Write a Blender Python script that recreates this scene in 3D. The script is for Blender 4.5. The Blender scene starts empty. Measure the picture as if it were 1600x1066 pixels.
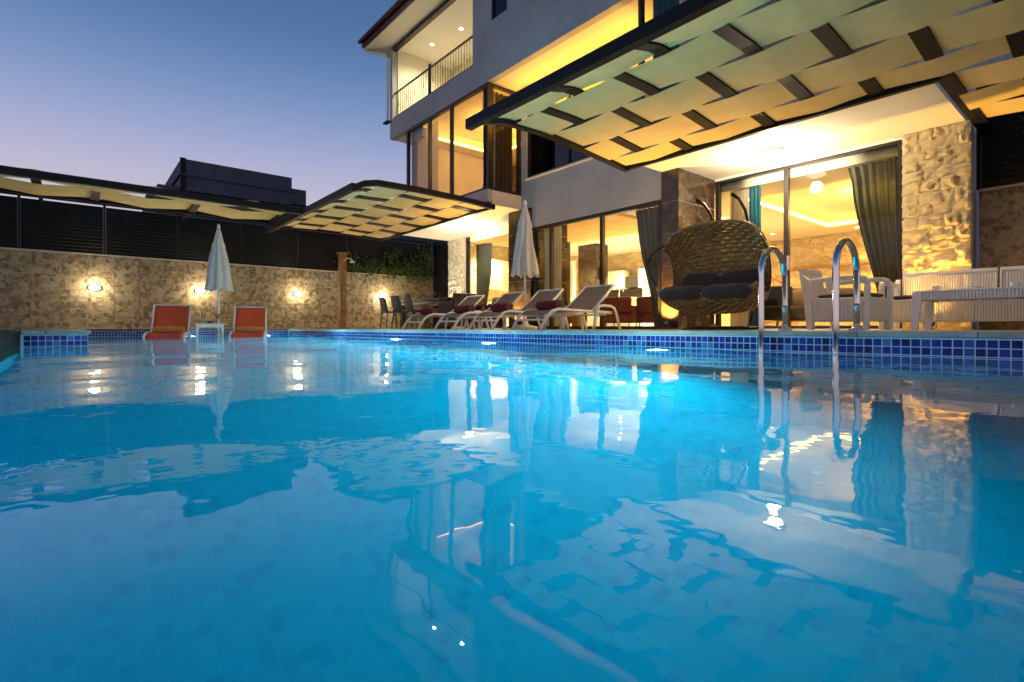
import bpy, bmesh, math, random
from mathutils import Vector, Matrix, noise
R = math.radians
rng = random.Random(7)
sc = bpy.context.scene
COL = sc.collection

# ------------------------------------------------------------------ camera, sky, exposure
cam_d = bpy.data.cameras.new('camera'); cam = bpy.data.objects.new('camera', cam_d); COL.objects.link(cam)
cam.location = (0, 0, 0.02); cam.rotation_euler = (R(90), 0, R(50.2))
cam_d.sensor_width = 36; cam_d.lens = 18.36; cam_d.shift_y = -0.0125
cam_d.clip_start = 0.02; cam_d.clip_end = 3000
sc.camera = cam
w = bpy.data.worlds.new('World'); sc.world = w; w.use_nodes = True
nt = w.node_tree; nt.nodes.clear()
def N(t, typ, **k):
    n = t.nodes.new(typ)
    for a, b in k.items(): setattr(n, a, b)
    return n
out = N(nt, 'ShaderNodeOutputWorld'); bg = N(nt, 'ShaderNodeBackground')
sky = N(nt, 'ShaderNodeTexSky', sky_type='NISHITA'); sky.sun_disc = False
sky.sun_elevation = R(-1.5); sky.sun_rotation = R(-95); sky.air_density = 1.2; sky.dust_density = 0.6; sky.ozone_density = 3.0
tcw = N(nt, 'ShaderNodeTexCoord'); sepw = N(nt, 'ShaderNodeSeparateXYZ'); rmp = N(nt, 'ShaderNodeValToRGB')
nt.links.new(tcw.outputs['Generated'], sepw.inputs[0]); nt.links.new(sepw.outputs['Z'], rmp.inputs[0])
cr = rmp.color_ramp; cr.interpolation = 'B_SPLINE'
SKY = [(0.0, (.66, .53, .56)), (.22, (.57, .51, .63)), (.30, (.35, .40, .63)), (.38, (.175, .28, .51)), (.46, (.085, .18, .385)), (.6, (.045, .11, .27)), (1.0, (.018, .045, .13))]
while len(cr.elements) < len(SKY): cr.elements.new(0.5)
for e, (p, c) in zip(cr.elements, SKY): e.position = p; e.color = (*c, 1)
addw = N(nt, 'ShaderNodeMixRGB', blend_type='ADD'); addw.inputs[0].default_value = 0.10
nt.links.new(rmp.outputs[0], addw.inputs[1]); nt.links.new(sky.outputs[0], addw.inputs[2])
nt.links.new(addw.outputs[0], bg.inputs[0]); bg.inputs[1].default_value = 0.48
nt.links.new(bg.outputs[0], out.inputs[0])
sc.view_settings.view_transform = 'Standard'; sc.view_settings.look = 'None'
sc.view_settings.exposure = 1.0; sc.view_settings.gamma = 1; sc.view_settings.use_curve_mapping = False
cy = sc.cycles
cy.use_denoising = True; cy.caustics_reflective = False; cy.caustics_refractive = True
cy.max_bounces = 9; cy.diffuse_bounces = 4; cy.glossy_bounces = 5; cy.transmission_bounces = 7; cy.transparent_max_bounces = 14
cy.sample_clamp_indirect = 6; cy.blur_glossy = 0.5

# ------------------------------------------------------------------ materials
M = {}
def new_mat(name):
    m = bpy.data.materials.new(name); m.use_nodes = True; t = m.node_tree
    M[name] = m
    return m, t, t.nodes['Principled BSDF']
def mat(name, col, rough=.5, metal=0, var=0, scale=8, bump=0, bscale=60, spec=None, trans=0, detail=4, col2=None, sheen=0):
    m, t, b = new_mat(name)
    b.inputs['Roughness'].default_value = rough; b.inputs['Metallic'].default_value = metal
    if spec is not None: b.inputs['Specular IOR Level'].default_value = spec
    if sheen: b.inputs['Sheen Weight'].default_value = sheen
    c = (*col, 1); b.inputs['Base Color'].default_value = c
    tc = N(t, 'ShaderNodeTexCoord')
    if var or col2:
        nz = N(t, 'ShaderNodeTexNoise'); nz.inputs['Scale'].default_value = scale; nz.inputs['Detail'].default_value = detail
        t.links.new(tc.outputs['Object'], nz.inputs['Vector'])
        rp = N(t, 'ShaderNodeValToRGB'); rp.color_ramp.elements[0].position = .32; rp.color_ramp.elements[1].position = .68
        rp.color_ramp.elements[0].color = tuple(max(0, v * (1 - var)) for v in col) + (1,)
        rp.color_ramp.elements[1].color = (tuple(min(1, v * (1 + var)) for v in col) if col2 is None else tuple(col2)) + (1,)
        t.links.new(nz.outputs['Fac'], rp.inputs[0]); t.links.new(rp.outputs[0], b.inputs['Base Color'])
    if bump:
        n2 = N(t, 'ShaderNodeTexNoise'); n2.inputs['Scale'].default_value = bscale; n2.inputs['Detail'].default_value = 5
        t.links.new(tc.outputs['Object'], n2.inputs['Vector'])
        bp = N(t, 'ShaderNodeBump'); bp.inputs['Strength'].default_value = bump; bp.inputs['Distance'].default_value = .01
        t.links.new(n2.outputs['Fac'], bp.inputs['Height']); t.links.new(bp.outputs[0], b.inputs['Normal'])
    if trans:
        tr = N(t, 'ShaderNodeBsdfTranslucent'); mx = N(t, 'ShaderNodeMixShader'); mx.inputs[0].default_value = trans
        tr.inputs[0].default_value = c
        o = t.nodes['Material Output']; t.links.new(b.outputs[0], mx.inputs[1]); t.links.new(tr.outputs[0], mx.inputs[2]); t.links.new(mx.outputs[0], o.inputs[0])
    return m
def emit(name, col, s):
    m, t, b = new_mat(name); t.nodes.remove(b); e = N(t, 'ShaderNodeEmission')
    e.inputs[0].default_value = (*col, 1); e.inputs[1].default_value = s
    t.links.new(e.outputs[0], t.nodes['Material Output'].inputs[0]); return m
def glass(name, tint, ior=1.5, gain=1.0, rough=0.0):
    m, t, b = new_mat(name); t.nodes.remove(b)
    tr = N(t, 'ShaderNodeBsdfTransparent'); tr.inputs[0].default_value = (*tint, 1)
    gl = N(t, 'ShaderNodeBsdfGlossy'); gl.inputs['Roughness'].default_value = rough
    fr = N(t, 'ShaderNodeFresnel'); fr.inputs[0].default_value = ior
    mx = N(t, 'ShaderNodeMixShader'); t.links.new(fr.outputs[0], mx.inputs[0]); t.links.new(tr.outputs[0], mx.inputs[1]); t.links.new(gl.outputs[0], mx.inputs[2])
    t.links.new(mx.outputs[0], t.nodes['Material Output'].inputs[0]); return m

mat('stucco', (.42, .405, .40), .9, var=.12, scale=1.1, detail=8, bump=.25, bscale=140)
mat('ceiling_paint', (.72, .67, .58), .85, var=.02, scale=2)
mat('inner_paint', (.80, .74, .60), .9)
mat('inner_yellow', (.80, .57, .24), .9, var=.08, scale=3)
mat('inner_white', (.82, .80, .74), .5)
mat('frame_metal', (.030, .026, .026), .38, metal=.4)
mat('pergola_metal', (.007, .006, .006), .6, metal=0, spec=.25, var=.15, scale=20)
mat('louvre_metal', (.008, .009, .011), .5, spec=.25)
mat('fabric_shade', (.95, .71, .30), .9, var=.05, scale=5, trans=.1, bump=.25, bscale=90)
mat('roof_trim', (.07, .022, .02), .5, var=.2, scale=12)
mat('roof_tile', (.10, .035, .028), .7, var=.3, scale=25, bump=.5, bscale=30)
mat('travertine', (.42, .36, .29), .55, var=.18, scale=6, bump=.15, bscale=40)
mat('coping_stone', (.46, .40, .31), .5, var=.2, scale=9, bump=.2, bscale=70)
mat('shaded_stone', (.016, .012, .010), .95, spec=.05, var=.4, scale=9, bump=.3, bscale=30); mat('dark_paving', (.09, .072, .06), .6, var=.35, scale=10, bump=.3, bscale=30)
mat('earth', (.10, .09, .075), .95, var=.3, scale=.8)
mat('stone_cream', (.58, .45, .26), .85, var=.13, scale=7, bump=.8, bscale=28)
mat('stone_pale', (.66, .60, .48), .85, var=.1, scale=7, bump=.6, bscale=30)
mat('stone_mortar', (.58, .52, .41), .95, bump=.3)
mat('white_plastic', (.86, .82, .77), .42, bump=.05, bscale=200)
mat('white_metal', (.78, .76, .72), .38)
mat('taupe_mesh', (.22, .18, .145), .8, var=.06, scale=40, bump=.2, bscale=300)
mat('orange_mesh', (.62, .075, .018), .75, var=.08, scale=40, bump=.2, bscale=300)
mat('orange_towel', (.62, .20, .02), .95, var=.1, scale=60, bump=.7, bscale=260, sheen=.3)
mat('burgundy_towel', (.16, .006, .020), .95, var=.15, scale=60, bump=.7, bscale=260)
mat('towel_end', (.26, .15, .10), .95, bump=.6, bscale=200)
mat('umbrella_cloth', (.74, .65, .54), .85, var=.05, scale=10, trans=.12)
mat('wicker', (.42, .23, .075), .48, var=.35, scale=22, bump=.3, bscale=120)
mat('dark_wicker', (.045, .026, .02), .6, var=.3, scale=40, bump=.5, bscale=90)
mat('dark_steel', (.025, .022, .02), .35, metal=.6)
mat('cushion_grey', (.070, .044, .034), .95, var=.2, scale=40, bump=.5, bscale=220, sheen=.15)
mat('chair_grey', (.060, .060, .066), .5, var=.1, scale=30)
mat('table_dark', (.045, .03, .024), .35, var=.2, scale=12)
mat('chrome', (.80, .79, .78), .07, metal=1)
mat('grout', (.72, .77, .82), .7); mat('blue_grout', (.004, .33, .475), .85, spec=.05)
mat('post_wood', (.19, .085, .035), .7, var=.35, scale=9, bump=.5, bscale=25)
mat('leaf', (.035, .085, .012), .55, var=.4, scale=6, trans=.25)
mat('leaf_gold', (.10, .12, .02), .5, var=.3, scale=6, trans=.25)
mat('curtain_sheer', (.72, .70, .66), .9, trans=.35)
mat('curtain_teal', (.012, .14, .20), .8, trans=.1)
mat('curtain_sage', (.12, .135, .11), .85, trans=.18)
mat('curtain_dark', (.075, .060, .045), .85, trans=.08)
mat('red_upholstery', (.08, .006, .009), .8)
mat('stripe_cushion', (.45, .30, .12), .9)
mat('sofa_olive', (.10, .075, .03), .9)
mat('black_fabric', (.012, .012, .014), .9)
mat('cabinet_cream', (.74, .62, .38), .5)
mat('counter_dark', (.03, .028, .025), .3)
mat('oak', (.36, .19, .07), .5, var=.2, scale=6)
mat('neighbour_wall', (.11, .11, .135), .9, var=.15, scale=2)
mat('drink', (.60, .12, .02), .2)
mat('ceramic', (.80, .79, .76), .25)
emit('lamp_white', (1, .90, .70), 40)
emit('lamp_down', (1, .80, .48), 14)
emit('lamp_flush', (1, .90, .70), 9)
emit('led_yellow', (1, .58, .11), 8)
emit('led_amber', (1, .44, .025), 26)
emit('lamp_up', (1, .62, .12), 25)
emit('pool_lens', (.65, .95, 1), 14)
glass('window_glass', (.92, .93, .90), 1.45)
glass('dark_glass', (.10, .11, .13), 1.6)
glass('drink_glass', (.95, .95, .95), 1.35)

# marble tile with pale veins
m, t, b = new_mat('marble'); tc = N(t, 'ShaderNodeTexCoord')
nz = N(t, 'ShaderNodeTexNoise'); nz.inputs['Scale'].default_value = 3.2; nz.inputs['Detail'].default_value = 9; nz.inputs['Distortion'].default_value = 1.6
rp = N(t, 'ShaderNodeValToRGB'); rp.color_ramp.elements[0].color = (.022, .014, .010, 1); rp.color_ramp.elements[1].color = (.085, .052, .030, 1)
rp.color_ramp.elements[0].position = .36; rp.color_ramp.elements[1].position = .72
e = rp.color_ramp.elements.new(.5); e.color = (.042, .025, .015, 1)
t.links.new(tc.outputs['Object'], nz.inputs['Vector']); t.links.new(nz.outputs['Fac'], rp.inputs[0]); t.links.new(rp.outputs[0], b.inputs['Base Color']); b.inputs['Roughness'].default_value = .18

# printed wall tile: crazy-paving print of beige and brown polygons with pale joints (flat print)
m, t, b = new_mat('printed_tile'); tc = N(t, 'ShaderNodeTexCoord'); oi = N(t, 'ShaderNodeObjectInfo')
sc_ = N(t, 'ShaderNodeVectorMath', operation='SCALE'); sc_.inputs['Scale'].default_value = 7.3
cmb = N(t, 'ShaderNodeCombineXYZ')
for k in range(3): t.links.new(oi.outputs['Random'], cmb.inputs[k])
t.links.new(cmb.outputs[0], sc_.inputs[0])
addv = N(t, 'ShaderNodeVectorMath', operation='ADD'); t.links.new(tc.outputs['Object'], addv.inputs[0]); t.links.new(sc_.outputs[0], addv.inputs[1])
wn = N(t, 'ShaderNodeTexNoise'); wn.inputs['Scale'].default_value = 9; t.links.new(addv.outputs[0], wn.inputs['Vector'])
ws = N(t, 'ShaderNodeVectorMath', operation='SCALE'); ws.inputs['Scale'].default_value = .05; t.links.new(wn.outputs['Color'], ws.inputs[0])
aw = N(t, 'ShaderNodeVectorMath', operation='ADD'); t.links.new(addv.outputs[0], aw.inputs[0]); t.links.new(ws.outputs[0], aw.inputs[1])
def cells(scale):
    v = N(t, 'ShaderNodeTexVoronoi'); v.inputs['Scale'].default_value = scale; t.links.new(aw.outputs[0], v.inputs['Vector'])
    s_ = N(t, 'ShaderNodeSeparateColor'); t.links.new(v.outputs['Color'], s_.inputs[0]); return s_.outputs[0]
c1, c2 = cells(9.5), cells(17.0)
mxc = N(t, 'ShaderNodeMath', operation='MULTIPLY_ADD'); mxc.inputs[1].default_value = .65; t.links.new(c1, mxc.inputs[0])
m35 = N(t, 'ShaderNodeMath', operation='MULTIPLY'); m35.inputs[1].default_value = .35; t.links.new(c2, m35.inputs[0]); t.links.new(m35.outputs[0], mxc.inputs[2])
rp = N(t, 'ShaderNodeValToRGB')
for p, c in ((0.12, (.10, .070, .034)), (.34, (.155, .113, .06)), (.5, (.24, .185, .108)), (.9, (.34, .275, .175))):
    e = rp.color_ramp.elements[0] if p == .12 else (rp.color_ramp.elements[-1] if p == .9 else rp.color_ramp.elements.new(p)); e.position = p; e.color = (*c, 1)
t.links.new(mxc.outputs[0], rp.inputs[0])
nz = N(t, 'ShaderNodeTexNoise'); nz.inputs['Scale'].default_value = 26; nz.inputs['Detail'].default_value = 6; t.links.new(addv.outputs[0], nz.inputs['Vector'])
mm = N(t, 'ShaderNodeMixRGB', blend_type='SOFT_LIGHT'); mm.inputs[0].default_value = .55; t.links.new(rp.outputs[0], mm.inputs[1]); t.links.new(nz.outputs['Fac'], mm.inputs[2])
v2 = N(t, 'ShaderNodeTexVoronoi', feature='DISTANCE_TO_EDGE'); v2.inputs['Scale'].default_value = 9.5; t.links.new(aw.outputs[0], v2.inputs['Vector'])
r2 = N(t, 'ShaderNodeValToRGB'); r2.color_ramp.elements[0].position = .0; r2.color_ramp.elements[1].position = .05; r2.color_ramp.elements[0].color = (.45,.45,.45,1)
t.links.new(v2.outputs['Distance'], r2.inputs[0])
mj = N(t, 'ShaderNodeMixRGB'); t.links.new(r2.outputs[0], mj.inputs[0]); mj.inputs[1].default_value = (.30, .245, .155, 1); t.links.new(mm.outputs[0], mj.inputs[2])
t.links.new(mj.outputs[0], b.inputs['Base Color']); b.inputs['Roughness'].default_value = .42

# interior rubble wall (far behind the glass)
m, t, b = new_mat('inner_stone'); tc = N(t, 'ShaderNodeTexCoord')
mp = N(t, 'ShaderNodeMapping'); mp.inputs['Scale'].default_value = (5.0, 5.0, 8.0); t.links.new(tc.outputs['Object'], mp.inputs[0])
v1 = N(t, 'ShaderNodeTexVoronoi'); v2 = N(t, 'ShaderNodeTexVoronoi', feature='DISTANCE_TO_EDGE')
for v in (v1, v2): v.inputs['Scale'].default_value = 1.0; t.links.new(mp.outputs[0], v.inputs['Vector'])
sp = N(t, 'ShaderNodeSeparateColor'); t.links.new(v1.outputs['Color'], sp.inputs[0])
rp = N(t, 'ShaderNodeValToRGB'); rp.color_ramp.elements[0].color = (.52, .42, .25, 1); rp.color_ramp.elements[1].color = (.74, .64, .44, 1); t.links.new(sp.outputs[0], rp.inputs[0])
r2 = N(t, 'ShaderNodeValToRGB'); r2.color_ramp.elements[0].position = .0; r2.color_ramp.elements[1].position = .09; t.links.new(v2.outputs[0], r2.inputs[0])
bp = N(t, 'ShaderNodeBump'); bp.inputs['Strength'].default_value = .7; bp.inputs['Distance'].default_value = .03; t.links.new(r2.outputs[0], bp.inputs['Height']); t.links.new(bp.outputs[0], b.inputs['Normal'])
t.links.new(rp.outputs[0], b.inputs['Base Color']); b.inputs['Roughness'].default_value = .9

# mosaic colours
MOS = []
for i, c in enumerate([(.006, .020, .18), (.010, .038, .28), (.004, .010, .10), (.020, .10, .34), (.06, .20, .40), (.008, .026, .22)]):
    MOS.append(mat('mosaic_%s' % 'abcdef'[i], c, .14))
FLO = []
for i, c in enumerate([(.002, .31, .455), (.002, .295, .44), (.002, .32, .465), (.001, .265, .42), (.002, .30, .45)]):
    FLO.append(mat('mosaic_pale_%s' % 'abcde'[i], c, .85, spec=.05))

# water: clear, dielectric, blue-absorbing body
m, t, b = new_mat('water'); t.nodes.remove(b)
tc = N(t, 'ShaderNodeTexCoord')
gl = N(t, 'ShaderNodeBsdfGlass'); gl.inputs['IOR'].default_value = 1.17; gl.inputs['Roughness'].default_value = 0.0
nz = N(t, 'ShaderNodeTexNoise'); nz.inputs['Scale'].default_value = 6.5; nz.inputs['Detail'].default_value = 3.0
mp = N(t, 'ShaderNodeMapping'); t.links.new(tc.outputs['Object'], mp.inputs[0]); t.links.new(mp.outputs[0], nz.inputs['Vector'])
bp = N(t, 'ShaderNodeBump'); bp.inputs['Strength'].default_value = .06; bp.inputs['Distance'].default_value = .02
t.links.new(nz.outputs['Fac'], bp.inputs['Height']); t.links.new(bp.outputs[0], gl.inputs['Normal'])
va = N(t, 'ShaderNodeVolumeAbsorption'); va.inputs['Color'].default_value = (.005, .84, .93, 1); va.inputs['Density'].default_value = .44
t.links.new(gl.outputs[0], t.nodes['Material Output'].inputs['Surface']); vs_ = N(t, 'ShaderNodeVolumeScatter'); vs_.inputs['Color'].default_value = (.005, .86, 1, 1); vs_.inputs['Density'].default_value = .035; vs_.inputs['Anisotropy'].default_value = 0
ad = N(t, 'ShaderNodeAddShader'); t.links.new(va.outputs[0], ad.inputs[0]); t.links.new(vs_.outputs[0], ad.inputs[1]); t.links.new(ad.outputs[0], t.nodes['Material Output'].inputs['Volume'])

# ------------------------------------------------------------------ mesh helpers
class MB:
    def __init__(s): s.v = []; s.f = []; s.m = []
    def add(s, vs, fs, mi=0):
        o = len(s.v); s.v += [tuple(p) for p in vs]; s.f += [tuple(i + o for i in f) for f in fs]; s.m += [mi] * len(fs); return s
    def box(s, x0, x1, y0, y1, z0, z1, mi=0):
        return s.add([(x0,y0,z0),(x1,y0,z0),(x1,y1,z0),(x0,y1,z0),(x0,y0,z1),(x1,y0,z1),(x1,y1,z1),(x0,y1,z1)],
                     [(0,3,2,1),(4,5,6,7),(0,1,5,4),(1,2,6,5),(2,3,7,6),(3,0,4,7)], mi)
    def bar(s, a, b, wd, ht, up=(0,0,1)):
        a = Vector(a); b = Vector(b); d = (b - a).normalized(); u = Vector(up)
        r = d.cross(u); r = r.normalized() if r.length > 1e-5 else Vector((1,0,0)); u = r.cross(d).normalized()
        vs = [p + r * (i * wd / 2) + u * (j * ht / 2) for p in (a, b) for i, j in ((-1,-1),(1,-1),(1,1),(-1,1))]
        return s.add(vs, [(0,1,2,3),(7,6,5,4),(0,4,5,1),(1,5,6,2),(2,6,7,3),(3,7,4,0)])
    def tube(s, pts, r, n=8, closed=False, sx=1.0):
        pts = [Vector(p) for p in pts]; k = len(pts); rs = r if isinstance(r, (list, tuple)) else [r] * k
        vs = []; prev = None
        for i, p in enumerate(pts):
            a = pts[(i - 1) % k] if (i or closed) else p; c = pts[(i + 1) % k] if (i < k - 1 or closed) else p
            d = (c - a).normalized()
            if prev is None:
                u = Vector((0, 0, 1)) if abs(d.z) < .9 else Vector((1, 0, 0))
            else: u = prev
            x = d.cross(u).normalized(); u = x.cross(d).normalized(); prev = u
            for j in range(n):
                q = 2 * math.pi * j / n; vs.append(p + x * (math.cos(q) * rs[i] * sx) + u * (math.sin(q) * rs[i]))
        fs = []
        for i in range(k if closed else k - 1):
            for j in range(n):
                a = i * n + j; b_ = i * n + (j + 1) % n; c = ((i + 1) % k) * n
                fs.append((a, b_, c + (j + 1) % n, c + j))
        if not closed: fs += [tuple(range(n))[::-1], tuple(range((k - 1) * n, k * n))]
        return s.add(vs, fs)
    def lathe(s, prof, n=16, c=(0,0,0), cap=True, axis='z'):
        vs = []; fs = []
        for r_, z in prof:
            for j in range(n):
                q = 2 * math.pi * j / n; a, b_ = r_ * math.cos(q), r_ * math.sin(q)
                vs.append((c[0]+a, c[1]+b_, c[2]+z) if axis == 'z' else ((c[0]+z, c[1]+a, c[2]+b_) if axis == 'x' else (c[0]+b_, c[1]+z, c[2]+a)))
        for i in range(len(prof) - 1):
            for j in range(n): fs.append((i*n+j, i*n+(j+1)%n, (i+1)*n+(j+1)%n, (i+1)*n+j))
        if cap: fs += [tuple(range(n))[::-1], tuple(range((len(prof)-1)*n, len(prof)*n))]
        return s.add(vs, fs)
    def grid(s, fn, nu, nv, closed_u=False):
        vs = [fn(i / nu, j / nv) for j in range(nv + 1) for i in range(nu + (0 if closed_u else 1))]
        k = nu if closed_u else nu + 1; fs = []
        for j in range(nv):
            for i in range(nu): fs.append((j*k+i, j*k+(i+1)%k, (j+1)*k+(i+1)%k, (j+1)*k+i))
        return s.add(vs, fs)
    def mesh(s, name, mats):
        me = bpy.data.meshes.new(name); me.from_pydata(s.v, [], s.f); 
        for m_ in (mats if isinstance(mats, list) else [mats]): me.materials.append(M[m_] if isinstance(m_, str) else m_)
        if isinstance(mats, list): me.polygons.foreach_set('material_index', s.m)
        me.update(); return me
    def build(s, name, mats, parent=None, bevel=0, smooth=False, thick=0, fix=False, loc=None, sub=0, seg=2):
        me = s.mesh(name, mats)
        if fix:
            bm = bmesh.new(); bm.from_mesh(me); bmesh.ops.recalc_face_normals(bm, faces=bm.faces); bm.to_mesh(me); bm.free()
        if smooth: me.polygons.foreach_set('use_smooth', [True] * len(me.polygons))
        o = bpy.data.objects.new(name, me); COL.objects.link(o)
        if parent: o.parent = parent
        if loc: o.location = loc
        if thick: md = o.modifiers.new('s', 'SOLIDIFY'); md.thickness = thick; md.offset = 0
        if bevel: md = o.modifiers.new('b', 'BEVEL'); md.width = bevel; md.segments = seg; md.limit_method = 'ANGLE'
        if sub: md = o.modifiers.new('u', 'SUBSURF'); md.levels = sub; md.render_levels = sub
        return o
def tag(o, label=None, cat=None, group=None, kind=None):
    if label: o['label'] = label
    if cat: o['category'] = cat
    if group: o['group'] = group
    if kind: o['kind'] = kind
    return o
def thing(name, label, cat, loc=(0,0,0), rz=0, group=None):
    o = bpy.data.objects.new(name, None); COL.objects.link(o); o.empty_display_size = .1
    o.location = loc; o.rotation_euler = (0, 0, rz); return tag(o, label, cat, group)
def dup(o, parent=None, loc=None, rz=None, label=None):
    c = o.copy(); COL.objects.link(c); c.parent = parent
    if loc: c.location = loc
    if rz is not None: c.rotation_euler = (0, 0, rz)
    if label: c['label'] = label
    for ch in list(o.children): dup(ch, c)
    return c
def inst(me, name, parent, loc, rot=(0,0,0), scale=(1,1,1)):
    o = bpy.data.objects.new(name, me); COL.objects.link(o); o.parent = parent; o.location = loc; o.rotation_euler = rot; o.scale = scale; return o
def lamp(name, typ, parent, loc, energy, col, rot=(0,0,0), size=.05, cone=None, blend=.6):
    d = bpy.data.lights.new(name, typ); d.energy = energy; d.color = col
    if typ == 'AREA': d.shape = 'DISK'; d.size = size
    else: d.shadow_soft_size = size
    if typ == 'SPOT': d.spot_size = cone; d.spot_blend = blend
    o = bpy.data.objects.new(name, d); COL.objects.link(o); o.parent = parent; o.location = loc; o.rotation_euler = rot; return o
def cushion(sx, sy, sz, c=(0,0,0), p=.45, n=20, k=10, rot=None, lump=.0):
    b_ = MB(); sg = lambda a, e: math.copysign(abs(a) ** e, a)
    def fn(u, v):
        th = 2 * math.pi * u; ph = math.pi * (v - .5)
        P = Vector((sx * sg(math.cos(ph), .6) * sg(math.cos(th), p), sy * sg(math.cos(ph), .6) * sg(math.sin(th), p), sz * sg(math.sin(ph), .8)))
        if lump: P.z += lump * noise.noise(P * 5 + Vector(c) * 3)
        if rot: P = rot @ P
        return P + Vector(c)
    return b_.grid(fn, n, k, closed_u=True)
WARM = (1, .56, .15); YEL = (1, .53, .09); AMB = (1, .58, .12); NEUT = (1, .86, .62)
# ------------------------------------------------------------------ ground, decks, pool
WZ = -.15; XL, XR, YN, YH, ZF = -13.2, 4.0, -.4, 3.95, -1.55
XS = -6.4; YN2 = .08; XST = 3.0; YH2 = 5.0; XSH = -10.4; ZSH = -.38
g = MB(); B = 900
g.add([(-B,-B,-.06),(B,-B,-.06),(B,B,-.06),(-B,B,-.06),(-13.6,-.8,-.06),(4.4,-.8,-.06),(4.4,5.4,-.06),(-13.6,5.4,-.06)],
      [(0,1,5,4),(1,2,6,5),(2,3,7,6),(3,0,4,7)])
tag(g.build('ground', 'earth'), kind='structure')
d = MB()
for a in ((-16.2,3.3,4.25,16.3),(3.3,7,5.3,16.3),(-16.2,-13.5,-7,4.25),(4.3,7,-.7,5.3)): d.box(a[0],a[1],a[2],a[3],-.12,-.004)
tag(d.build('terrace', 'travertine'), kind='structure')
d = MB(); d.box(-13.5,7,-7,-.7,-.12,-.004); d.box(-13.5,-6.71,-.7,-.22,-.12,-.004)
tag(d.build('near_terrace', 'dark_paving'), kind='structure')
# concrete shell of the pool (grout coloured)
p = MB(); T = .12
p.box(XL-T, XR+T, YN-T, YH2+T, ZF-.2, ZF)                                     # floor
p.box(XL-T, XST, YH, YH+.28, ZF, -.037)                                       # house side wall
p.box(XST-.28, XST, YH+.28, YH2+T, ZF, -.037); p.box(XST, XR+T, YH2, YH2+.28, ZF, -.037)
p.box(XL-.28, XL, YN-.28, YH, ZF, -.037); p.box(XR, XR+.28, YN, YH2, ZF, -.037)
p.box(XS, XR+.28, YN-.28, YN, ZF, -.037); p.box(XL, XS, YN-.28, YN2, ZF, -.037)
p.box(XL, XSH, YN2, YH, ZF, ZSH); p.box(XSH, XSH+.35, YN2, YH, ZF, -.75); p.box(XSH+.35, XSH+.7, YN2, YH, ZF, -1.15)
pool = tag(p.build('swimming_pool', 'blue_grout'), kind='structure')
PT = .05
def tile_prism(b_, o, u, v, n, i, j, mi, g_=.006, h=.0012):
    a = o + u * (i * PT + g_ / 2) + v * (j * PT + g_ / 2); U = u * (PT - g_); V = v * (PT - g_); H = n * h
    b_.add([a, a+U, a+U+V, a+V, a+H, a+U+H, a+U+V+H, a+V+H], [(4,5,6,7),(0,1,5,4),(1,2,6,5),(2,3,7,6),(3,0,4,7)], mi)
ex, ey, ez = Vector((1,0,0)), Vector((0,1,0)), Vector((0,0,1))
wall = MB(); ZT = -.045
near_rows, near_cols, c0 = 4, 75, 67
def band(o, u, v, n, nu, nv, skip=None, pal=6, wts=(4,5,4,2.2,1.3,4)):
    for i in range(nu):
        for j in range(nv):
            if skip and skip(i, j): continue
            tile_prism(wall, o, u, v, n, i, j, rng.choices(range(pal), wts)[0])
NR = 6
# house side: the 300 tiles that show largest are parts, the rest one joined part
o_h = Vector((XST, YH, ZT)); NU = int((XST - XL) / PT)
band(o_h, -ex, -ez, -ey, NU, NR, skip=lambda i, j: c0 <= i < c0 + near_cols and j < near_rows)
band(Vector((XST, YH, ZT)), ey, -ez, ex, int((YH2-YH)/PT), NR)
band(Vector((XST, YH2, ZT)), ex, -ez, -ey, int((XR-XST)/PT), NR)
band(Vector((XL, YN2, ZT)), ey, -ez, ex, int((YH-YN2)/PT), NR)
band(Vector((XS, YN+.03, ZT)), ey, -ez, ex, 9, NR)
band(Vector((XL, YN2, ZT)), ex, -ez, ey, int((XS-XL)/PT), NR)
zb0, zb1 = ZT-NR*PT, ZT+.006
bk = MB(); bk.box(XL,XST+.0004,YH-.0004,YH+.05,zb0,zb1); bk.box(XST-.05,XST+.0004,YH+.05,YH2,zb0,zb1); bk.box(XST+.0004,XR,YH2-.0004,YH2+.05,zb0,zb1); bk.box(XL-.05,XL+.0004,YN2,YH-.0004,zb0,zb1); bk.box(XS-.05,XS+.0004,YN+.012,YN2-.05,zb0,zb1); bk.box(XL+.0004,XS+.0004,YN2-.05,YN2+.0004,zb0,zb1)
bk.build('band_grout', 'grout', pool)
MB().box(XS+.0005, XR, YN-.05, YN+.012, -.9, -.038).build('near_facing', 'shaded_stone', pool)  # near wall and its coping: dark stone with their shade put into the colour
tw = wall.build('mosaic_band', ['mosaic_%s' % k for k in 'abcdef'], pool); tw['kind'] = 'stuff'
tm = []
for k in 'abcdef':
    b_ = MB(); tile_prism(b_, Vector((0,0,0)), -ex, -ez, -ey, 0, 0, 0); tm.append(b_.mesh('mosaic_tile', 'mosaic_%s' % k))
for i in range(near_cols):
    for j in range(near_rows):
        inst(rng.choices(tm, (4,5,4,2.2,1.3,4))[0], 'mosaic_tile', pool, o_h - ex * ((i + c0) * PT) - ez * (j * PT))
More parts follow.
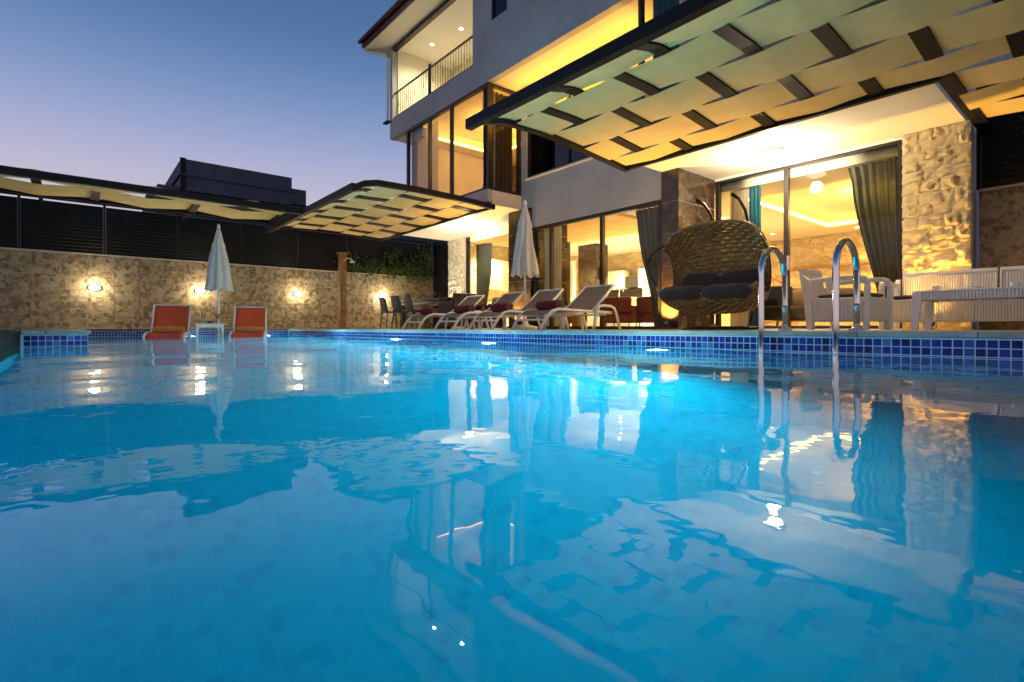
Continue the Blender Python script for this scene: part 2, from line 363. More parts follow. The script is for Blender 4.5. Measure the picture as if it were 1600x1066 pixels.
# floor and lower walls: too fine and faint to pick apart
fl = MB()
def area(o, u, v, n, nu, nv):
    for i in range(nu):
        for j in range(nv): tile_prism(fl, o, u, v, n, i, j, rng.choices(range(5), (5,4,3,2.2,5))[0], g_=.003, h=.0002)
area(Vector((XSH+.7, YN, ZF)), ex, ey, ez, int((2.6-XSH-.7)/PT), int((YH-YN)/PT))
area(Vector((2.6, YH, ZT-NR*PT)), -ex, -ez, -ey, int((2.6-XSH)/PT), int((ZT-NR*PT-ZF)/PT))
area(Vector((XL, YN2, ZSH)), ex, ey, ez, int((XSH-XL)/PT), int((YH-YN2)/PT))
area(Vector((XSH, YN2, -.75)), ex, ey, ez, 7, int((YH-YN2)/PT))
fo = fl.build('mosaic_floor', ['mosaic_pale_%s' % k for k in 'abcde'], pool); fo['kind'] = 'stuff'
# coping slabs, each its own
def coping(x0, x1, y0, y1, along, L=.6, m_='coping_stone', ov=.02):
    n = max(1, round(((x1-x0) if along == 'x' else (y1-y0)) / L))
    for i in range(n):
        b_ = MB(); jit = rng.uniform(-.0015, .0015)
        if along == 'x': a, c = x0 + (x1-x0)*i/n, x0 + (x1-x0)*(i+1)/n; b_.box(a+.002, c-.002, y0, y1, -.036, jit)
        else: a, c = y0 + (y1-y0)*i/n, y0 + (y1-y0)*(i+1)/n; b_.box(x0, x1, a+.002, c-.002, -.036, jit)
        b_.build('coping_slab', m_, pool, bevel=.006)
coping(XL, XST+.02, YH-.02, YH+.3, 'x'); coping(XST-.3, XST+.02, YH+.304, YH2+.3, 'y'); coping(XST+.024, XR, YH2-.02, YH2+.3, 'x')
coping(XL-.3, XL+.02, YN2-.02, YH+.3, 'y', m_='dark_paving'); coping(XL, XS+.02, YN2-.3, YN2+.02, 'x', m_='coping_stone'); coping(XS+.024, XR, YN-.3, YN+.02, 'x', m_='shaded_stone')
coping(XR, XR+.3, YN-.3, YH2+.3, 'y')
b_ = MB(); b_.box(XS-.3, XS+.02, YN-.3, YN2-.304, -.036, 0); b_.build('coping_slab', 'coping_stone', pool, bevel=.006)
# water: one closed body with a gently heaving surface
wv = MB(); dx = .055
def wave(x, y):
    P = Vector((x, y, 0))
    return WZ + .0072 * noise.noise(Vector((x*.75, y*.95, .3))) + .0034 * noise.noise(Vector((x*2.1+4, y*2.4, 1.7))) + 0.0011 * noise.noise(Vector((x*6, y*6.5, 5.1)))
x0, x1, y0, y1 = XL-.015, XR+.015, YN-.015, YH2+.015
nx, ny = int((x1-x0)/dx), int((y1-y0)/dx)
wv.grid(lambda u, v: (x0+(x1-x0)*u, y0+(y1-y0)*v, wave(x0+(x1-x0)*u, y0+(y1-y0)*v)), nx, ny)
k = nx + 1; zb = ZF - .01; o4 = len(wv.v)
wv.v += [(x0,y0,zb),(x1,y0,zb),(x1,y1,zb),(x0,y1,zb)]
bot = [i for i in range(nx+1)]; top = [ny*k+i for i in range(nx+1)]; lf = [j*k for j in range(ny+1)]; rt = [j*k+nx for j in range(ny+1)]
wv.f += [tuple([o4, o4+1] + bot[::-1]), tuple([o4+2, o4+3] + top), tuple([o4+3, o4] + lf), tuple([o4+1, o4+2] + rt[::-1]), (o4, o4+3, o4+2, o4+1)]
wv.m += [0]*5
wo = wv.build('pool_water', 'water', smooth=False); wo['kind'] = 'structure'
wo.data.polygons.foreach_set('use_smooth', [True]*(nx*ny) + [False]*5)

# underwater lamps
def pool_light(loc, rz, label, e):
    t_ = thing('pool_light', label, 'pool light', loc, rz, 'underwater lamps in the pool wall')
    MB().lathe([(.0,.001),(.11,.001),(.135,.012),(.12,.030),(.105,.030),(.10,.012),(0,.012)], 20, axis='y', cap=False).build('rim', 'white_plastic', t_, smooth=True)
    MB().lathe([(.0,.016),(.098,.016),(.07,.028),(0,.034)], 20, axis='y', cap=False).build('lens', 'pool_lens', t_, smooth=True)
    lamp('bulb', 'SPOT', t_, (0, .10, 0), e, (.82, .97, 1), rot=(R(88), 0, 0), size=.05, cone=R(165), blend=.5)
    return t_
for i, (x, s) in enumerate(((-2.7, 'beneath the coping near the hanging chair'), (-5.1, 'beneath the nearest taupe lounger'), (-7.5, 'below the last taupe lounger'), (-9.9, 'beyond the row of taupe loungers'))):
    pool_light((x, YH-.004, -.48), math.pi, 'round white pool lamp under water ' + s, (340, 390, 410, 410)[i])
for y, s in ((1.9, 'between the two orange loungers'), (3.45, 'in the far corner beside the orange lounger')):
    pool_light((XL+.004, y, -.26), -math.pi/2, 'small pool lamp on the shallow shelf wall ' + s, 30)

# ------------------------------------------------------------------ left boundary wall with printed tiles
XW = -16.2; ZW = 1.80; TP = .51
wl = thing('boundary_wall', 'boundary wall clad in beige crazy-paving print tiles beside the pool', 'wall', (XW, 0, 0))
MB().box(-.2, -.012, -7, 9.9, -.05, ZW-.01).build('wall_core', 'stone_mortar', wl)
MB().box(-.215, .004, -7, 9.9, ZW-.01, ZW+.022).build('wall_cap', 'coping_stone', wl, bevel=.004)
full = MB().box(-.011, 0, .003, TP-.003, .003, TP-.003).mesh('tile', 'printed_tile')
cut_h = ZW - .012 - 3*TP
half = MB().box(-.011, 0, .002, TP-.002, 0, cut_h-.002).mesh('tile', 'printed_tile')
for c in range(27):
    y = 9.89 - TP * (c + 1)
    for r_ in range(4):
        z = ZW - .012 - TP * (r_ + 1)
        inst(full if r_ < 3 else half, 'tile', wl, (0, y, z if r_ < 3 else 0))
def louvre(name, label, loc, rz, L, z0, z1, step, pitch=.082, rail=True):
    t_ = thing(name, label, 'fence', loc, rz)
    n = round(L / step)
    for i in range(n + 1): MB().box(i*L/n-.025, i*L/n+.025, -.05, .012, z0, z1+.03).build('post', 'louvre_metal', t_, bevel=.004)
    MB().box(0, L, -.055, .016, z1+.031, z1+.075).build('top_rail', 'louvre_metal', t_)
    sm = MB().add([(.027,.0,0),(L/n-.027,.0,0),(L/n-.027,-.045,pitch*1.0),(.027,-.045,pitch*1.0),(.027,-.008,-.004),(L/n-.027,-.008,-.004),(L/n-.027,-.053,pitch*.97),(.027,-.053,pitch*.97)],
                  [(0,1,2,3),(7,6,5,4),(0,4,5,1),(2,6,7,3),(0,3,7,4),(1,5,6,2)]).mesh('slat', 'louvre_metal')
    for i in range(n):
        for j in range(int((z1-z0)/pitch)): inst(sm, 'slat', t_, (i*L/n, 0, z0 + j*pitch + .01))
    return t_
louvre('louvre_fence', 'tall black louvre fence standing on the tiled boundary wall', (XW-.06, -5.6, 0), math.pi/2, 15.3, ZW+.023, 3.0, 1.53)
louvre('louvre_gate', 'narrow black louvre screen closing the passage beside the stone pillar', (XW+.02, 9.86, 0), 0, 1.9, .02, 3.0, 1.9)
# right rear boundary
wr = thing('rear_wall', 'rear boundary wall of printed beige tiles behind the white sofa', 'wall', (-1.44, 9.75, 0))
MB().box(0, 7, .012, .2, -.05, 1.94).build('wall_core', 'stone_mortar', wr); MB().box(0, 7, -.006, .215, 1.94, 1.97).build('wall_cap', 'coping_stone', wr)
tf = MB().box(.002, TP-.002, 0, .011, .002, TP-.002).mesh('tile', 'printed_tile')
for c in range(10):
    for r_ in range(4): inst(tf, 'tile', wr, (c*TP, 0, 1.938 - TP*(r_+1)))
louvre('rear_louvre_fence', 'black louvre fence above the rear wall beside the rough stone wall', (-1.44, 9.78, 0), 0, 6, 1.972, 3.55, 1.5)

# ------------------------------------------------------------------ neighbour
nb = thing('neighbour_building', 'dark grey flat-roofed neighbour building rising behind the louvre fence', 'building', (-24.5, 0, 0))
MB().box(-4, 2.2, 2.2, 16, -.05, 5.15).build('wall', 'neighbour_wall', nb)
MB().box(-3, 2.5, 2.87, 6.7, 5.0, 6.12).build('parapet', 'neighbour_wall', nb); MB().box(-3, 2.4, 6.7, 7.3, 5.1, 5.72).build('roof_step', 'neighbour_wall', nb)
MB().box(-3.05, 2.56, 2.80, 6.74, 5.52, 5.57).build('ledge', 'neighbour_wall', nb); MB().box(2.46, 2.53, 2.84, 3.02, 4.95, 6.15).build('corner_trim', 'louvre_metal', nb)

# ------------------------------------------------------------------ villa
V = thing('villa', 'three-storey white rendered villa with lit windows behind the pool', 'house')
ZS = 2.83
def vb(name, m_, *boxes, parent=V, **k):
    b_ = MB()
    for q in boxes: b_.box(*q)
    return b_.build(name, m_, parent, **k)
YB = 16.0
vb('interior_floor', 'inner_white', (-14.2,-1.5,9.25,YB,-.004,.012), (-9.3,-5.55,8.2,9.25,-.004,.012))
# first floor slab and soffits
vb('soffit', 'ceiling_paint', (-5.5,-1.5,7.25,YB,ZS,3.16))
vb('soffit', 'ceiling_paint', (-14.25,-9.4,7.25,YB,ZS,3.16))
vb('floor_slab', 'ceiling_paint', (-9.398,-5.502,8.26,YB,ZS,3.158))
# central facade at Y 8.12: wall around window and dark upper window
vb('facade_wall', 'stucco', (-9.4,-5.5,8.12,8.26,2.36,3.52), (-9.4,-9.2,8.12,8.26,3.52,5.60), (-5.9,-5.5,8.12,8.26,3.52,5.60), (-9.2,-5.9,8.12,8.26,5.45,5.60))
vb('window_sill', 'ceiling_paint', (-9.25,-5.85,8.09,8.119,3.49,3.53))
# side and back walls
vb('side_wall', 'stucco', (-14.25,-14.1,9.5,YB,0,ZS)); vb('side_wall', 'stucco', (-1.65,-1.5,9.5,YB,0,ZS))
vb('side_wall', 'stucco', (-13.2,-13.05,7.3,YB,3.16,5.6)); vb('side_wall', 'stucco', (-1.75,-1.6,7.3,YB,3.16,5.6))
vb('back_wall', 'inner_stone', (-14.25,-1.5,YB,YB+.2,-.05,8.3))
# upper volume
vb('upper_wall', 'stucco', (-10.0,-9.29,7.13,7.29,5.6,8.3), (-9.29,-8.73,7.13,7.29,5.6,6.9), (-9.29,-8.73,7.13,7.29,7.95,8.3), (-8.73,-1.5,7.13,7.29,5.6,8.3), (-14.2,-10.0,7.13,7.29,5.6,6.17), (-14.2,-14.06,7.13,7.29,6.17,8.3))
vb('upper_floor_slab', 'ceiling_paint', (-14.2,-1.5,7.292,YB,5.61,5.9))
vb('upper_side_wall', 'stucco', (-14.2,-14.06,7.292,YB,5.9,8.3))
vb('balcony_floor', 'ceiling_paint', (-14.05,-10.0,7.295,9.2,5.901,6.12))
vb('balcony_back_wall', 'inner_paint', (-14.05,-10.0,9.2,9.3,5.901,8.29), (-10.1,-9.98,7.295,9.2,6.121,8.29), (-14.058,-14.03,7.295,9.2,6.121,8.29))
vb('balcony_ceiling', 'ceiling_paint', (-14.02,-10.11,7.3,9.19,8.24,8.29))
bd = vb('balcony_door', 'frame_metal', (-11.75,-11.68,9.14,9.199,6.13,8.0), (-10.75,-10.68,9.14,9.199,6.13,8.0), (-11.68,-10.75,9.14,9.199,7.93,8.0), (-11.25,-11.19,9.14,9.199,6.13,7.93))
vb('pane', 'window_glass', (-11.68,-10.75,9.165,9.17,6.13,7.93), parent=bd); vb('door_panel', 'oak', (-11.68,-10.75,9.185,9.198,6.13,7.93), parent=bd)
vb('balcony_beam', 'frame_metal', (-14.05,-10.0,7.14,7.26,8.18,8.27))
rf = vb('roof', 'roof_trim', (-14.78,-1,6.5,6.56,8.34,8.56), (-14.78,-14.72,6.56,YB+.5,8.34,8.56))
MB().add([(-14.8,6.45,8.56),(-.9,6.45,8.56),(-.9,YB+.6,8.56),(-14.8,YB+.6,8.56),(-11,11.2,10.4),(-4,11.2,10.4)], [(0,1,5,4),(1,2,5),(2,3,4,5),(3,0,4)]).build('roof_covering', 'roof_tile', rf)
vb('eave_soffit', 'ceiling_paint', (-14.72,-1,6.56,YB+.5,8.302,8.36), parent=rf)
MB().tube([(-14.8,6.44,8.5),(-.9,6.44,8.5)], .055, 10).build('gutter', 'roof_trim', rf)
MB().tube([(-14.74,6.55,8.36),(-14.74,6.6,8.25),(-14.3,7.0,8.12),(-14.26,7.08,8.0),(-14.26,7.08,6.15)], .035, 8).build('downpipe', 'white_metal', rf)
vb('drip_tray', 'frame_metal', (-14.42,-14.12,7.0,7.128,6.1,6.14))
# small upper window
uw = vb('window', 'frame_metal', (-9.29,-9.25,7.16,7.22,6.9,7.95), (-8.77,-8.73,7.16,7.22,6.9,7.95), (-9.25,-8.77,7.16,7.22,6.9,6.95), (-9.25,-8.77,7.16,7.22,7.9,7.95))
vb('pane', 'dark_glass', (-9.25,-8.77,7.19,7.2,6.95,7.9), parent=uw); vb('reveal', 'black_fabric', (-9.29,-8.73,7.285,7.30,6.9,7.95), parent=uw)
# balcony railing
rl = thing('balcony_railing', 'black wrought iron railing with slim balusters along the upper balcony', 'railing', (0, 7.2, 6.17))
MB().box(-14.05,-10.0,-.022,.022,.74,.775).build('handrail', 'frame_metal', rl, bevel=.004); MB().box(-14.05,-10.0,-.015,.015,.05,.075).build('bottom_rail', 'frame_metal', rl)
for x in (-12.05,): MB().box(x-.03,x+.03,-.03,.03,0,.86).build('post', 'frame_metal', rl)
plain = MB().tube([(0,0,.075),(0,0,.74)], .0075, 6).mesh('baluster', 'frame_metal')
knot = MB().tube([(0,0,.075),(0,0,.33),(0,0,.37),(0,0,.41),(0,0,.44),(0,0,.48),(0,0,.52),(0,0,.74)], [.0075,.0075,.018,.0075,.016,.0075,.0075,.0075], 6).mesh('baluster', 'frame_metal')
for i in range(33):
    x = -13.93 + i*.12
    if abs(x + 12.05) > .05: inst(knot if i % 4 == 1 else plain, 'baluster', rl, (x, 0, 0))
# windows
def window(x0, x1, y, z0, z1, muls, fr=.06, dep=.09, gm='window_glass', name='window', parent=V):
    f = MB(); f.box(x0,x1,y,y+dep,z1-fr,z1); f.box(x0,x1,y,y+dep,z0,z0+fr*.8); f.box(x0,x0+fr,y,y+dep,z0+fr*.8,z1-fr); f.box(x1-fr,x1,y,y+dep,z0+fr*.8,z1-fr)
    for mx in muls: f.box(mx-fr/2,mx+fr/2,y+.004,y+dep-.004,z0+fr*.8,z1-fr)
    o = f.build(name, 'frame_metal', parent)
    xs = [x0+fr] + [q for mx in muls for q in (mx-fr/2, mx+fr/2)] + [x1-fr]
    for a, c in zip(xs[0::2], xs[1::2]): MB().add([(a,y+dep/2,z0+fr*.8),(c,y+dep/2,z0+fr*.8),(c,y+dep/2,z1-fr),(a,y+dep/2,z1-fr)], [(0,1,2,3)]).build('pane', gm, o)
    return o
w1 = window(-5.14, -2.2, 9.3, 0.0, 2.82, (-3.86,), fr=.075, name='sliding_window')
vb('white_trim', 'ceiling_paint', (-5.14,-2.2,9.285,9.299,2.79,2.83), parent=w1)
w2 = window(-9.0, -5.53, 8.13, 0.0, 2.355, (-8.42, -6.95), fr=.075, name='sliding_window')
w3 = window(-13.4, -9.85, 9.3, 0.0, 2.82, (-11.1,), fr=.085, name='sliding_window')
MB().box(-6.99,-6.95,8.09,8.125,1.0,1.25).build('handle', 'frame_metal', w2, bevel=.006); MB().box(-3.83,-3.79,9.25,9.295,1.0,1.25).build('handle', 'chrome', w1, bevel=.006)
vb('window_return', 'stucco', (-5.502,-5.3,8.262,9.3,0,ZS-.001)); vb('window_return', 'stucco', (-9.6,-9.4,8.262,9.3,0,ZS-.001))
dw = window(-9.2, -5.9, 8.14, 3.53, 5.45, (-7.9,), fr=.07, gm='dark_glass')
vb('blackout', 'black_fabric', (-9.2,-5.9,8.262,8.28,3.53,5.45), parent=dw)
# projecting bays
def bay(x0, x1, muls, side_cap):
    y = 7.13; z0, z1 = 3.17, 5.585
    o = window(x0, x1, y, z0, z1, muls, fr=.07, name='bay_window')
    f = MB(); f.box(x1-.07,x1,y+.09,y+.13,z0,z1); f.box(x1-.07,x1,8.02,8.118,z0,z1); f.box(x1-.07,x1,y+.13,8.02,z1-.07,z1); f.box(x1-.07,x1,y+.13,8.02,z0,z0+.055)
    q = f.build('side_frame', 'frame_metal', o)
    MB().add([(x1-.035,y+.13,z0+.055),(x1-.035,8.02,z0+.055),(x1-.035,8.02,z1-.07),(x1-.035,y+.13,z1-.07)], [(0,1,2,3)]).build('side_pane', 'window_glass', o)
    vb('bay_base', 'stucco', (x0-.0,x1,7.11,7.249,2.88,3.169), parent=o)
    return o
bay(-13.2, -9.4, (-12.0, -10.95), True); bay(-5.3, -1.6, (-4.1, -2.9), True)
# marble pillars: tiles with recessed joints
def marble_pillar(x0, x1, y0, y1, faces):
    core = vb('marble_pillar', 'grout', (x0+.012,x1-.012,y0+.012,y1-.012,0,ZS-.001))
    H = ZS - .002; n = 5
    for i in range(n):
        z0, z1 = H*i/n + .005, H*(i+1)/n - .005
        if 'f' in faces: vb('tile', 'marble', (x0,x1,y0,y0+.0118,z0,z1), parent=core)
        if 'r' in faces:
            vb('tile', 'marble', (x1-.0118,x1,y0+.0125,(y0+y1)/2-.002,z0,z1), parent=core); vb('tile', 'marble', (x1-.0118,x1,(y0+y1)/2+.002,y1,z0,z1), parent=core)
        if 'l' in faces: vb('tile', 'marble', (x0,x0+.0118,y0+.0125,y1,z0,z1), parent=core)
    return core
marble_pillar(-5.50, -5.15, 8.08, 9.29, 'fr'); marble_pillar(-9.83, -9.02, 8.08, 9.29, 'frl')
# rough stone walls, stone by stone
stone_mesh = {}
def rock(seed, mn):
    if (seed, mn) in stone_mesh: return stone_mesh[seed, mn]
    n = 6; b_ = MB()
    def fn(u, v):
        e = min(u, 1-u, v, 1-v); dd = .35 + .65*min(1, e*5)
        z = dd * (1 + 1.5*noise.noise(Vector((u*2.2+seed*7, v*2.2, seed))) + .9*noise.noise(Vector((u*6, v*6+seed*3, seed*2))))
        k = .10 * (noise.noise(Vector((u*2+seed, v*2, 9))))
        return (u-.5 + k*(u-.5), -z, v-.5 + k*(v-.5))
    b_.grid(fn, n, n)
    rim = [i for i in range(n+1)] + [j*(n+1)+n for j in range(1, n+1)] + [n*(n+1)+i for i in range(n-1, -1, -1)] + [j*(n+1) for j in range(n-1, 0, -1)]
    o = len(b_.v); b_.v += [(b_.v[i][0], 0.0, b_.v[i][2]) for i in rim]; L = len(rim)
    for i in range(L): b_.f.append((rim[i], o+i, o+(i+1)%L, rim[(i+1)%L])); b_.m.append(0)
    me = b_.mesh('stone', mn); stone_mesh[seed, mn] = me; return me
def stone_wall(name, x0, x1, y, h, sw, sh, mn, dep, back):
    core = vb(name, 'stone_mortar', (x0+.01,x1-.01,y,back,0,h))
    z = 0.0; r_ = random.Random(int(abs(x0)*10))
    while z < h - .03:
        hh = min(r_.uniform(.75, 1.3)*sh, h - z)
        if h - z - hh < sh*.5: hh = h - z
        x = x0
        while x < x1 - .01:
            ww = min(r_.uniform(.6, 1.5)*sw, x1 - x)
            if x1 - x - ww < sw*.4: ww = x1 - x
            inst(rock(r_.randrange(12), mn), 'stone', core, (x+ww/2, y, z+hh/2+r_.uniform(-.015,.015)), (0,r_.uniform(-.12,.12),0), (ww*1.05, dep*r_.uniform(.5,1.4), hh*r_.uniform(.98,1.15))); x += ww
        z += hh
    return core
stone_wall('stone_wall', -2.2, -1.45, 9.24, ZS-.002, .21, .155, 'stone_cream', .021, 9.5)
stone_wall('stone_pillar', -14.3, -13.4, 9.24, ZS-.002, .20, .15, 'stone_pale', .025, 9.5)
# dropped ceilings with light coves
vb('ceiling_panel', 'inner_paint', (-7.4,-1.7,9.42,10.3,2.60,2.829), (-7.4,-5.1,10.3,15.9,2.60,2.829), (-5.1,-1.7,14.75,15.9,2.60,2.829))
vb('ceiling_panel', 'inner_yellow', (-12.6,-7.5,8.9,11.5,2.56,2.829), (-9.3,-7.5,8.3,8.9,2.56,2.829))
led = vb('cove_light', 'led_yellow', (-5.098,-5.08,10.4,14.7,2.63,2.69), (-5.08,-1.8,14.73,14.748,2.63,2.69))
vb('cove_light', 'led_yellow', (-12.4,-7.6,11.502,11.52,2.60,2.66)); vb('cove_light', 'led_yellow', (-7.42,-7.402,10.4,15.5,2.63,2.68))
vb('inner_column', 'marble', (-11.35,-10.75,10.6,11.2,0.012,2.555)); vb('inner_column', 'marble', (-12.3,-11.5,13.2,13.8,.012,2.828))
vb('side_lining', 'inner_stone', (-14.098,-14.05,9.55,15.99,.012,2.82))
vb('party_wall', 'inner_yellow', (-7.5,-6.6,13.4,13.55,.012,2.59))
vb('wall_ledge', 'oak', (-6.4,-2.0,15.85,15.998,1.72,1.78))
# bedroom in the left bay
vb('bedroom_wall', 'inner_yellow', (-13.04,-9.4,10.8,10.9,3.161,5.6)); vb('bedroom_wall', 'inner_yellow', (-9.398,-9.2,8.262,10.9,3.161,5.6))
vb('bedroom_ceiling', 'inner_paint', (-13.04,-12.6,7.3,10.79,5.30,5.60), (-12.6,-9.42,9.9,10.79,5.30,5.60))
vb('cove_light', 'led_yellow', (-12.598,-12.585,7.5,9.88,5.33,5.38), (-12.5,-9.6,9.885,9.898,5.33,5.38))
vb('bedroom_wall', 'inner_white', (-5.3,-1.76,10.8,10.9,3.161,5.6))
vb('facade_led', 'led_amber', (-9.25,-5.45,7.93,7.97,5.16,5.20))
# curtains
def curtain(name, m_, x0, x1, y, z0, z1, folds, amp=.04, tie=None, parent=V):
    def fn(u, v):
        x = x0 + (x1-x0)*u
        if tie:
            f = 1 - (1-tie[1]) * math.exp(-((1-v-tie[0])/(tie[3] if len(tie) > 3 else .28))**2) if (1-v) > 0 else 1
            x = (x0 if tie[2] == 'l' else x1) + (x - (x0 if tie[2] == 'l' else x1)) * f
        return (x, y + amp*math.sin(u*folds*2*math.pi) + .012*noise.noise(Vector((u*9, v*3, x0))), z0 + (z1-z0)*v)
    return MB().grid(fn, max(24, folds*8), 12).build(name, m_, parent, smooth=True)
curtain('curtain', 'curtain_sheer', -4.98, -4.62, 9.55, .02, 2.6, 6); curtain('curtain', 'curtain_teal', -4.6, -4.38, 9.52, .02, 2.6, 3)
curtain('curtain', 'curtain_sage', -3.0, -2.3, 9.55, .02, 2.6, 6, tie=(1.0, .35, 'r', .6))
curtain('curtain', 'curtain_sheer', -8.93, -8.35, 8.42, .02, 2.33, 6); curtain('curtain', 'curtain_sage', -6.35, -5.62, 8.45, .02, 2.33, 6, tie=(1.0, .4, 'r', .6))
curtain('curtain', 'curtain_sage', -13.2, -12.4, 9.55, .02, 2.6, 8, tie=(.75, .7, 'l'))
curtain('curtain', 'curtain_sheer', -13.1, -11.95, 7.40, 3.18, 5.55, 9, amp=.03); curtain('curtain', 'curtain_dark', -13.0, -11.7, 10.7, 3.18, 5.2, 9, tie=(.7,.5,'l'))
curtain('curtain', 'curtain_sheer', -10.1, -9.55, 7.45, 3.18, 5.55, 5, tie=(.55, .55, 'r'))
c_ = curtain('curtain', 'curtain_dark', -.5, .35, 0, 3.18, 5.5, 6); c_.location = (-9.56, 7.62, 0); c_.rotation_euler = (0, 0, math.pi/2)
curtain('curtain', 'curtain_teal', -5.2, -4.7, 7.4, 3.18, 5.55, 4); curtain('curtain', 'curtain_sheer', -4.7, -3.0, 7.42, 3.18, 5.55, 8)
# ------------------------------------------------------------------ pergolas with woven shade cloth
def prof_z(prof, p):
    for (a, za), (b_, zb_) in zip(prof, prof[1:]):
        if p <= b_: return za + (zb_-za)*(p-a)/(b_-a)
    return prof[-1][1]
def pergola(name, label, A0, A1, sp, prof, bands, mp, amp=.020, last=None, ext=None, bw=.15):
    t_ = thing(name, label, 'pergola')
    p0, p1 = prof[0][0], prof[-1][0]
    n = round((A1-A0)/sp)
    def path(a, q1): 
        ps = [q for q, _ in prof if q < q1] + [q1]
        return [mp(a, q, prof_z(prof, q)) for q in ps]
    for i in range(n+1):
        a = A0 + i*sp; q1 = ext if (ext and a > last) else p1
        pts = path(a, q1); b_ = MB()
        wdt, hgt = (.09, .11) if i in (0, n) else (bw, .03)
        for s, e in zip(pts, pts[1:]): b_.bar(s, e, wdt, hgt)
        b_.build('side_rail' if i in (0, n) else 'rafter', 'pergola_metal', t_)
    fz = prof[0][1]
    MB().bar(mp(A0-.045, p0-.03, fz), mp(A1+.045, p0-.03, fz), .10, .13).build('front_beam', 'pergola_metal', t_)
    if last is None: MB().bar(mp(A0, p1-.06, prof[-1][1]-.01), mp(A1, p1-.06, prof[-1][1]-.01), .07, .07).build('wall_plate', 'pergola_metal', t_)
    else:
        MB().bar(mp(A0, p1-.04, prof[-1][1]-.01), mp(last+.06, p1-.04, prof[-1][1]-.01), .07, .07).build('wall_plate', 'pergola_metal', t_)
    for j, (q0, q1, s0) in enumerate(bands):
        i0 = max(0, round((s0 - A0)/sp)) if s0 is not None else 0
        nseg = (n - i0)*10
        def fn(u, v):
            a = A0 + i0*sp + u*(n-i0)*sp; k = (a-A0)/sp; q = q0 + (q1-q0)*v
            w_ = (k+j) % 2; c = (1-2*w_) if w_ < 1 else (2*w_-3); c = max(-1, min(1, c*1.06))
            edge = (v-.5)*2
            sag = -.006*(1-abs(c)) * (1-edge*edge) 
            wob = .0015*noise.noise(Vector((a*3, q*4, j)))
            qq = (q0+q1)/2 + (q-(q0+q1)/2)*(1 - .035*(1-abs(c)))
            return mp(a, qq, prof_z(prof, qq) + amp*c + sag + wob)
        MB().grid(fn, nseg, 6).build('shade_strip', 'fabric_shade', t_, thick=.003)
    return t_
idm = lambda a, q, z: (a, q, z)
PR = [(4.03, 2.72), (4.22, 2.83), (4.58, 2.92), (5.3, 2.935), (6.3, 2.87), (7.3, 2.775)]
BD = [(4.07, 4.74, None), (4.76, 5.46, None), (5.48, 6.15, None), (6.17, 6.79, None), (6.81, 7.22, None)]
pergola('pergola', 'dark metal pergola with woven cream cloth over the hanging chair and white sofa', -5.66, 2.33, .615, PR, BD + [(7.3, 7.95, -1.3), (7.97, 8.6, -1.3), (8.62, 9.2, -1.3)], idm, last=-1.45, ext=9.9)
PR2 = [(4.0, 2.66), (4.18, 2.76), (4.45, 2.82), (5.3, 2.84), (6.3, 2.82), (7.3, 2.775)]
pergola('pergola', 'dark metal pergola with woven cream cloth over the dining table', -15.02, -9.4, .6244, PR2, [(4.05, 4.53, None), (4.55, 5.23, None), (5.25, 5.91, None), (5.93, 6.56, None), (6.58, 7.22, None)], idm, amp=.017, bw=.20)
PR3 = [(12.25, 2.68), (12.5, 2.79), (12.8, 2.84), (13.6, 2.84), (14.6, 2.80)]
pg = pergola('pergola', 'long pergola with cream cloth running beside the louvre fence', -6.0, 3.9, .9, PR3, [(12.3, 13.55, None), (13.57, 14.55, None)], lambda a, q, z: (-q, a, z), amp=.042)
for i in range(0, 12, 3): MB().bar((-14.5, -6+.9*i, 2.80), (-16.27, -6+.9*i, 2.86), .06, .06).build('bracket', 'pergola_metal', pg)

# ------------------------------------------------------------------ lamps
def wall_lamp(y, z, label, e=15):
    t_ = thing('wall_lamp', label, 'wall lamp', (XW+.002, y, z), 0, 'oval bulkhead lamps on the tiled wall')
    def oval(prof, name, m_):
        b_ = MB(); n = 20; vs = []; fs = []
        for (ry, rz_, x) in prof:
            for j in range(n): q = 2*math.pi*j/n; vs.append((x, ry*math.cos(q), rz_*math.sin(q)))
        for i in range(len(prof)-1):
            for j in range(n): fs.append((i*n+j, i*n+(j+1)%n, (i+1)*n+(j+1)%n, (i+1)*n+j))
        fs.append(tuple(range((len(prof)-1)*n, len(prof)*n))); b_.add(vs, fs); return b_.build(name, m_, t_, smooth=True)
    oval([(.135,.085,0),(.135,.085,.035),(.115,.068,.05),(.108,.062,.045)], 'housing', 'chair_grey')
    oval([(.110,.064,.03),(.105,.060,.055),(.08,.045,.078),(.04,.022,.088)], 'diffuser', 'lamp_white')
    lamp('bulb', 'POINT', t_, (.24, 0, 0), e, (1, .84, .55), size=.06)
wall_lamp(.33, 1.0, 'lit oval lamp on the tiled wall left of the orange loungers')
wall_lamp(2.55, 1.02, 'lit oval lamp half hidden behind the closed beach umbrella')
wall_lamp(5.1, 1.04, 'lit oval lamp on the tiled wall between the umbrella and the wooden shower post')
wall_lamp(7.85, 1.06, 'lit oval lamp on the tiled wall behind the dining chairs', 18)
def flush_lamp(loc, label, e):
    t_ = thing('ceiling_lamp', label, 'ceiling lamp', loc, 0)
    MB().lathe([(.17,0),(.17,-.03),(.15,-.035)], 24, cap=False).build('rim', 'white_metal', t_, smooth=True)
    MB().lathe([(.155,-.02),(.15,-.055),(.11,-.085),(.05,-.10),(.001,-.103)], 24, cap=False).build('diffuser', 'lamp_flush', t_, smooth=True)
    lamp('bulb', 'POINT', t_, (0, 0, -.27), e, NEUT, size=.10)
flush_lamp((-3.72, 8.45, ZS), 'lit round lamp flush under the white soffit above the above the hanging chair', 100)
flush_lamp((-11.75, 8.2, ZS), 'lit round lamp flush under the white soffit above the dining area', 80)
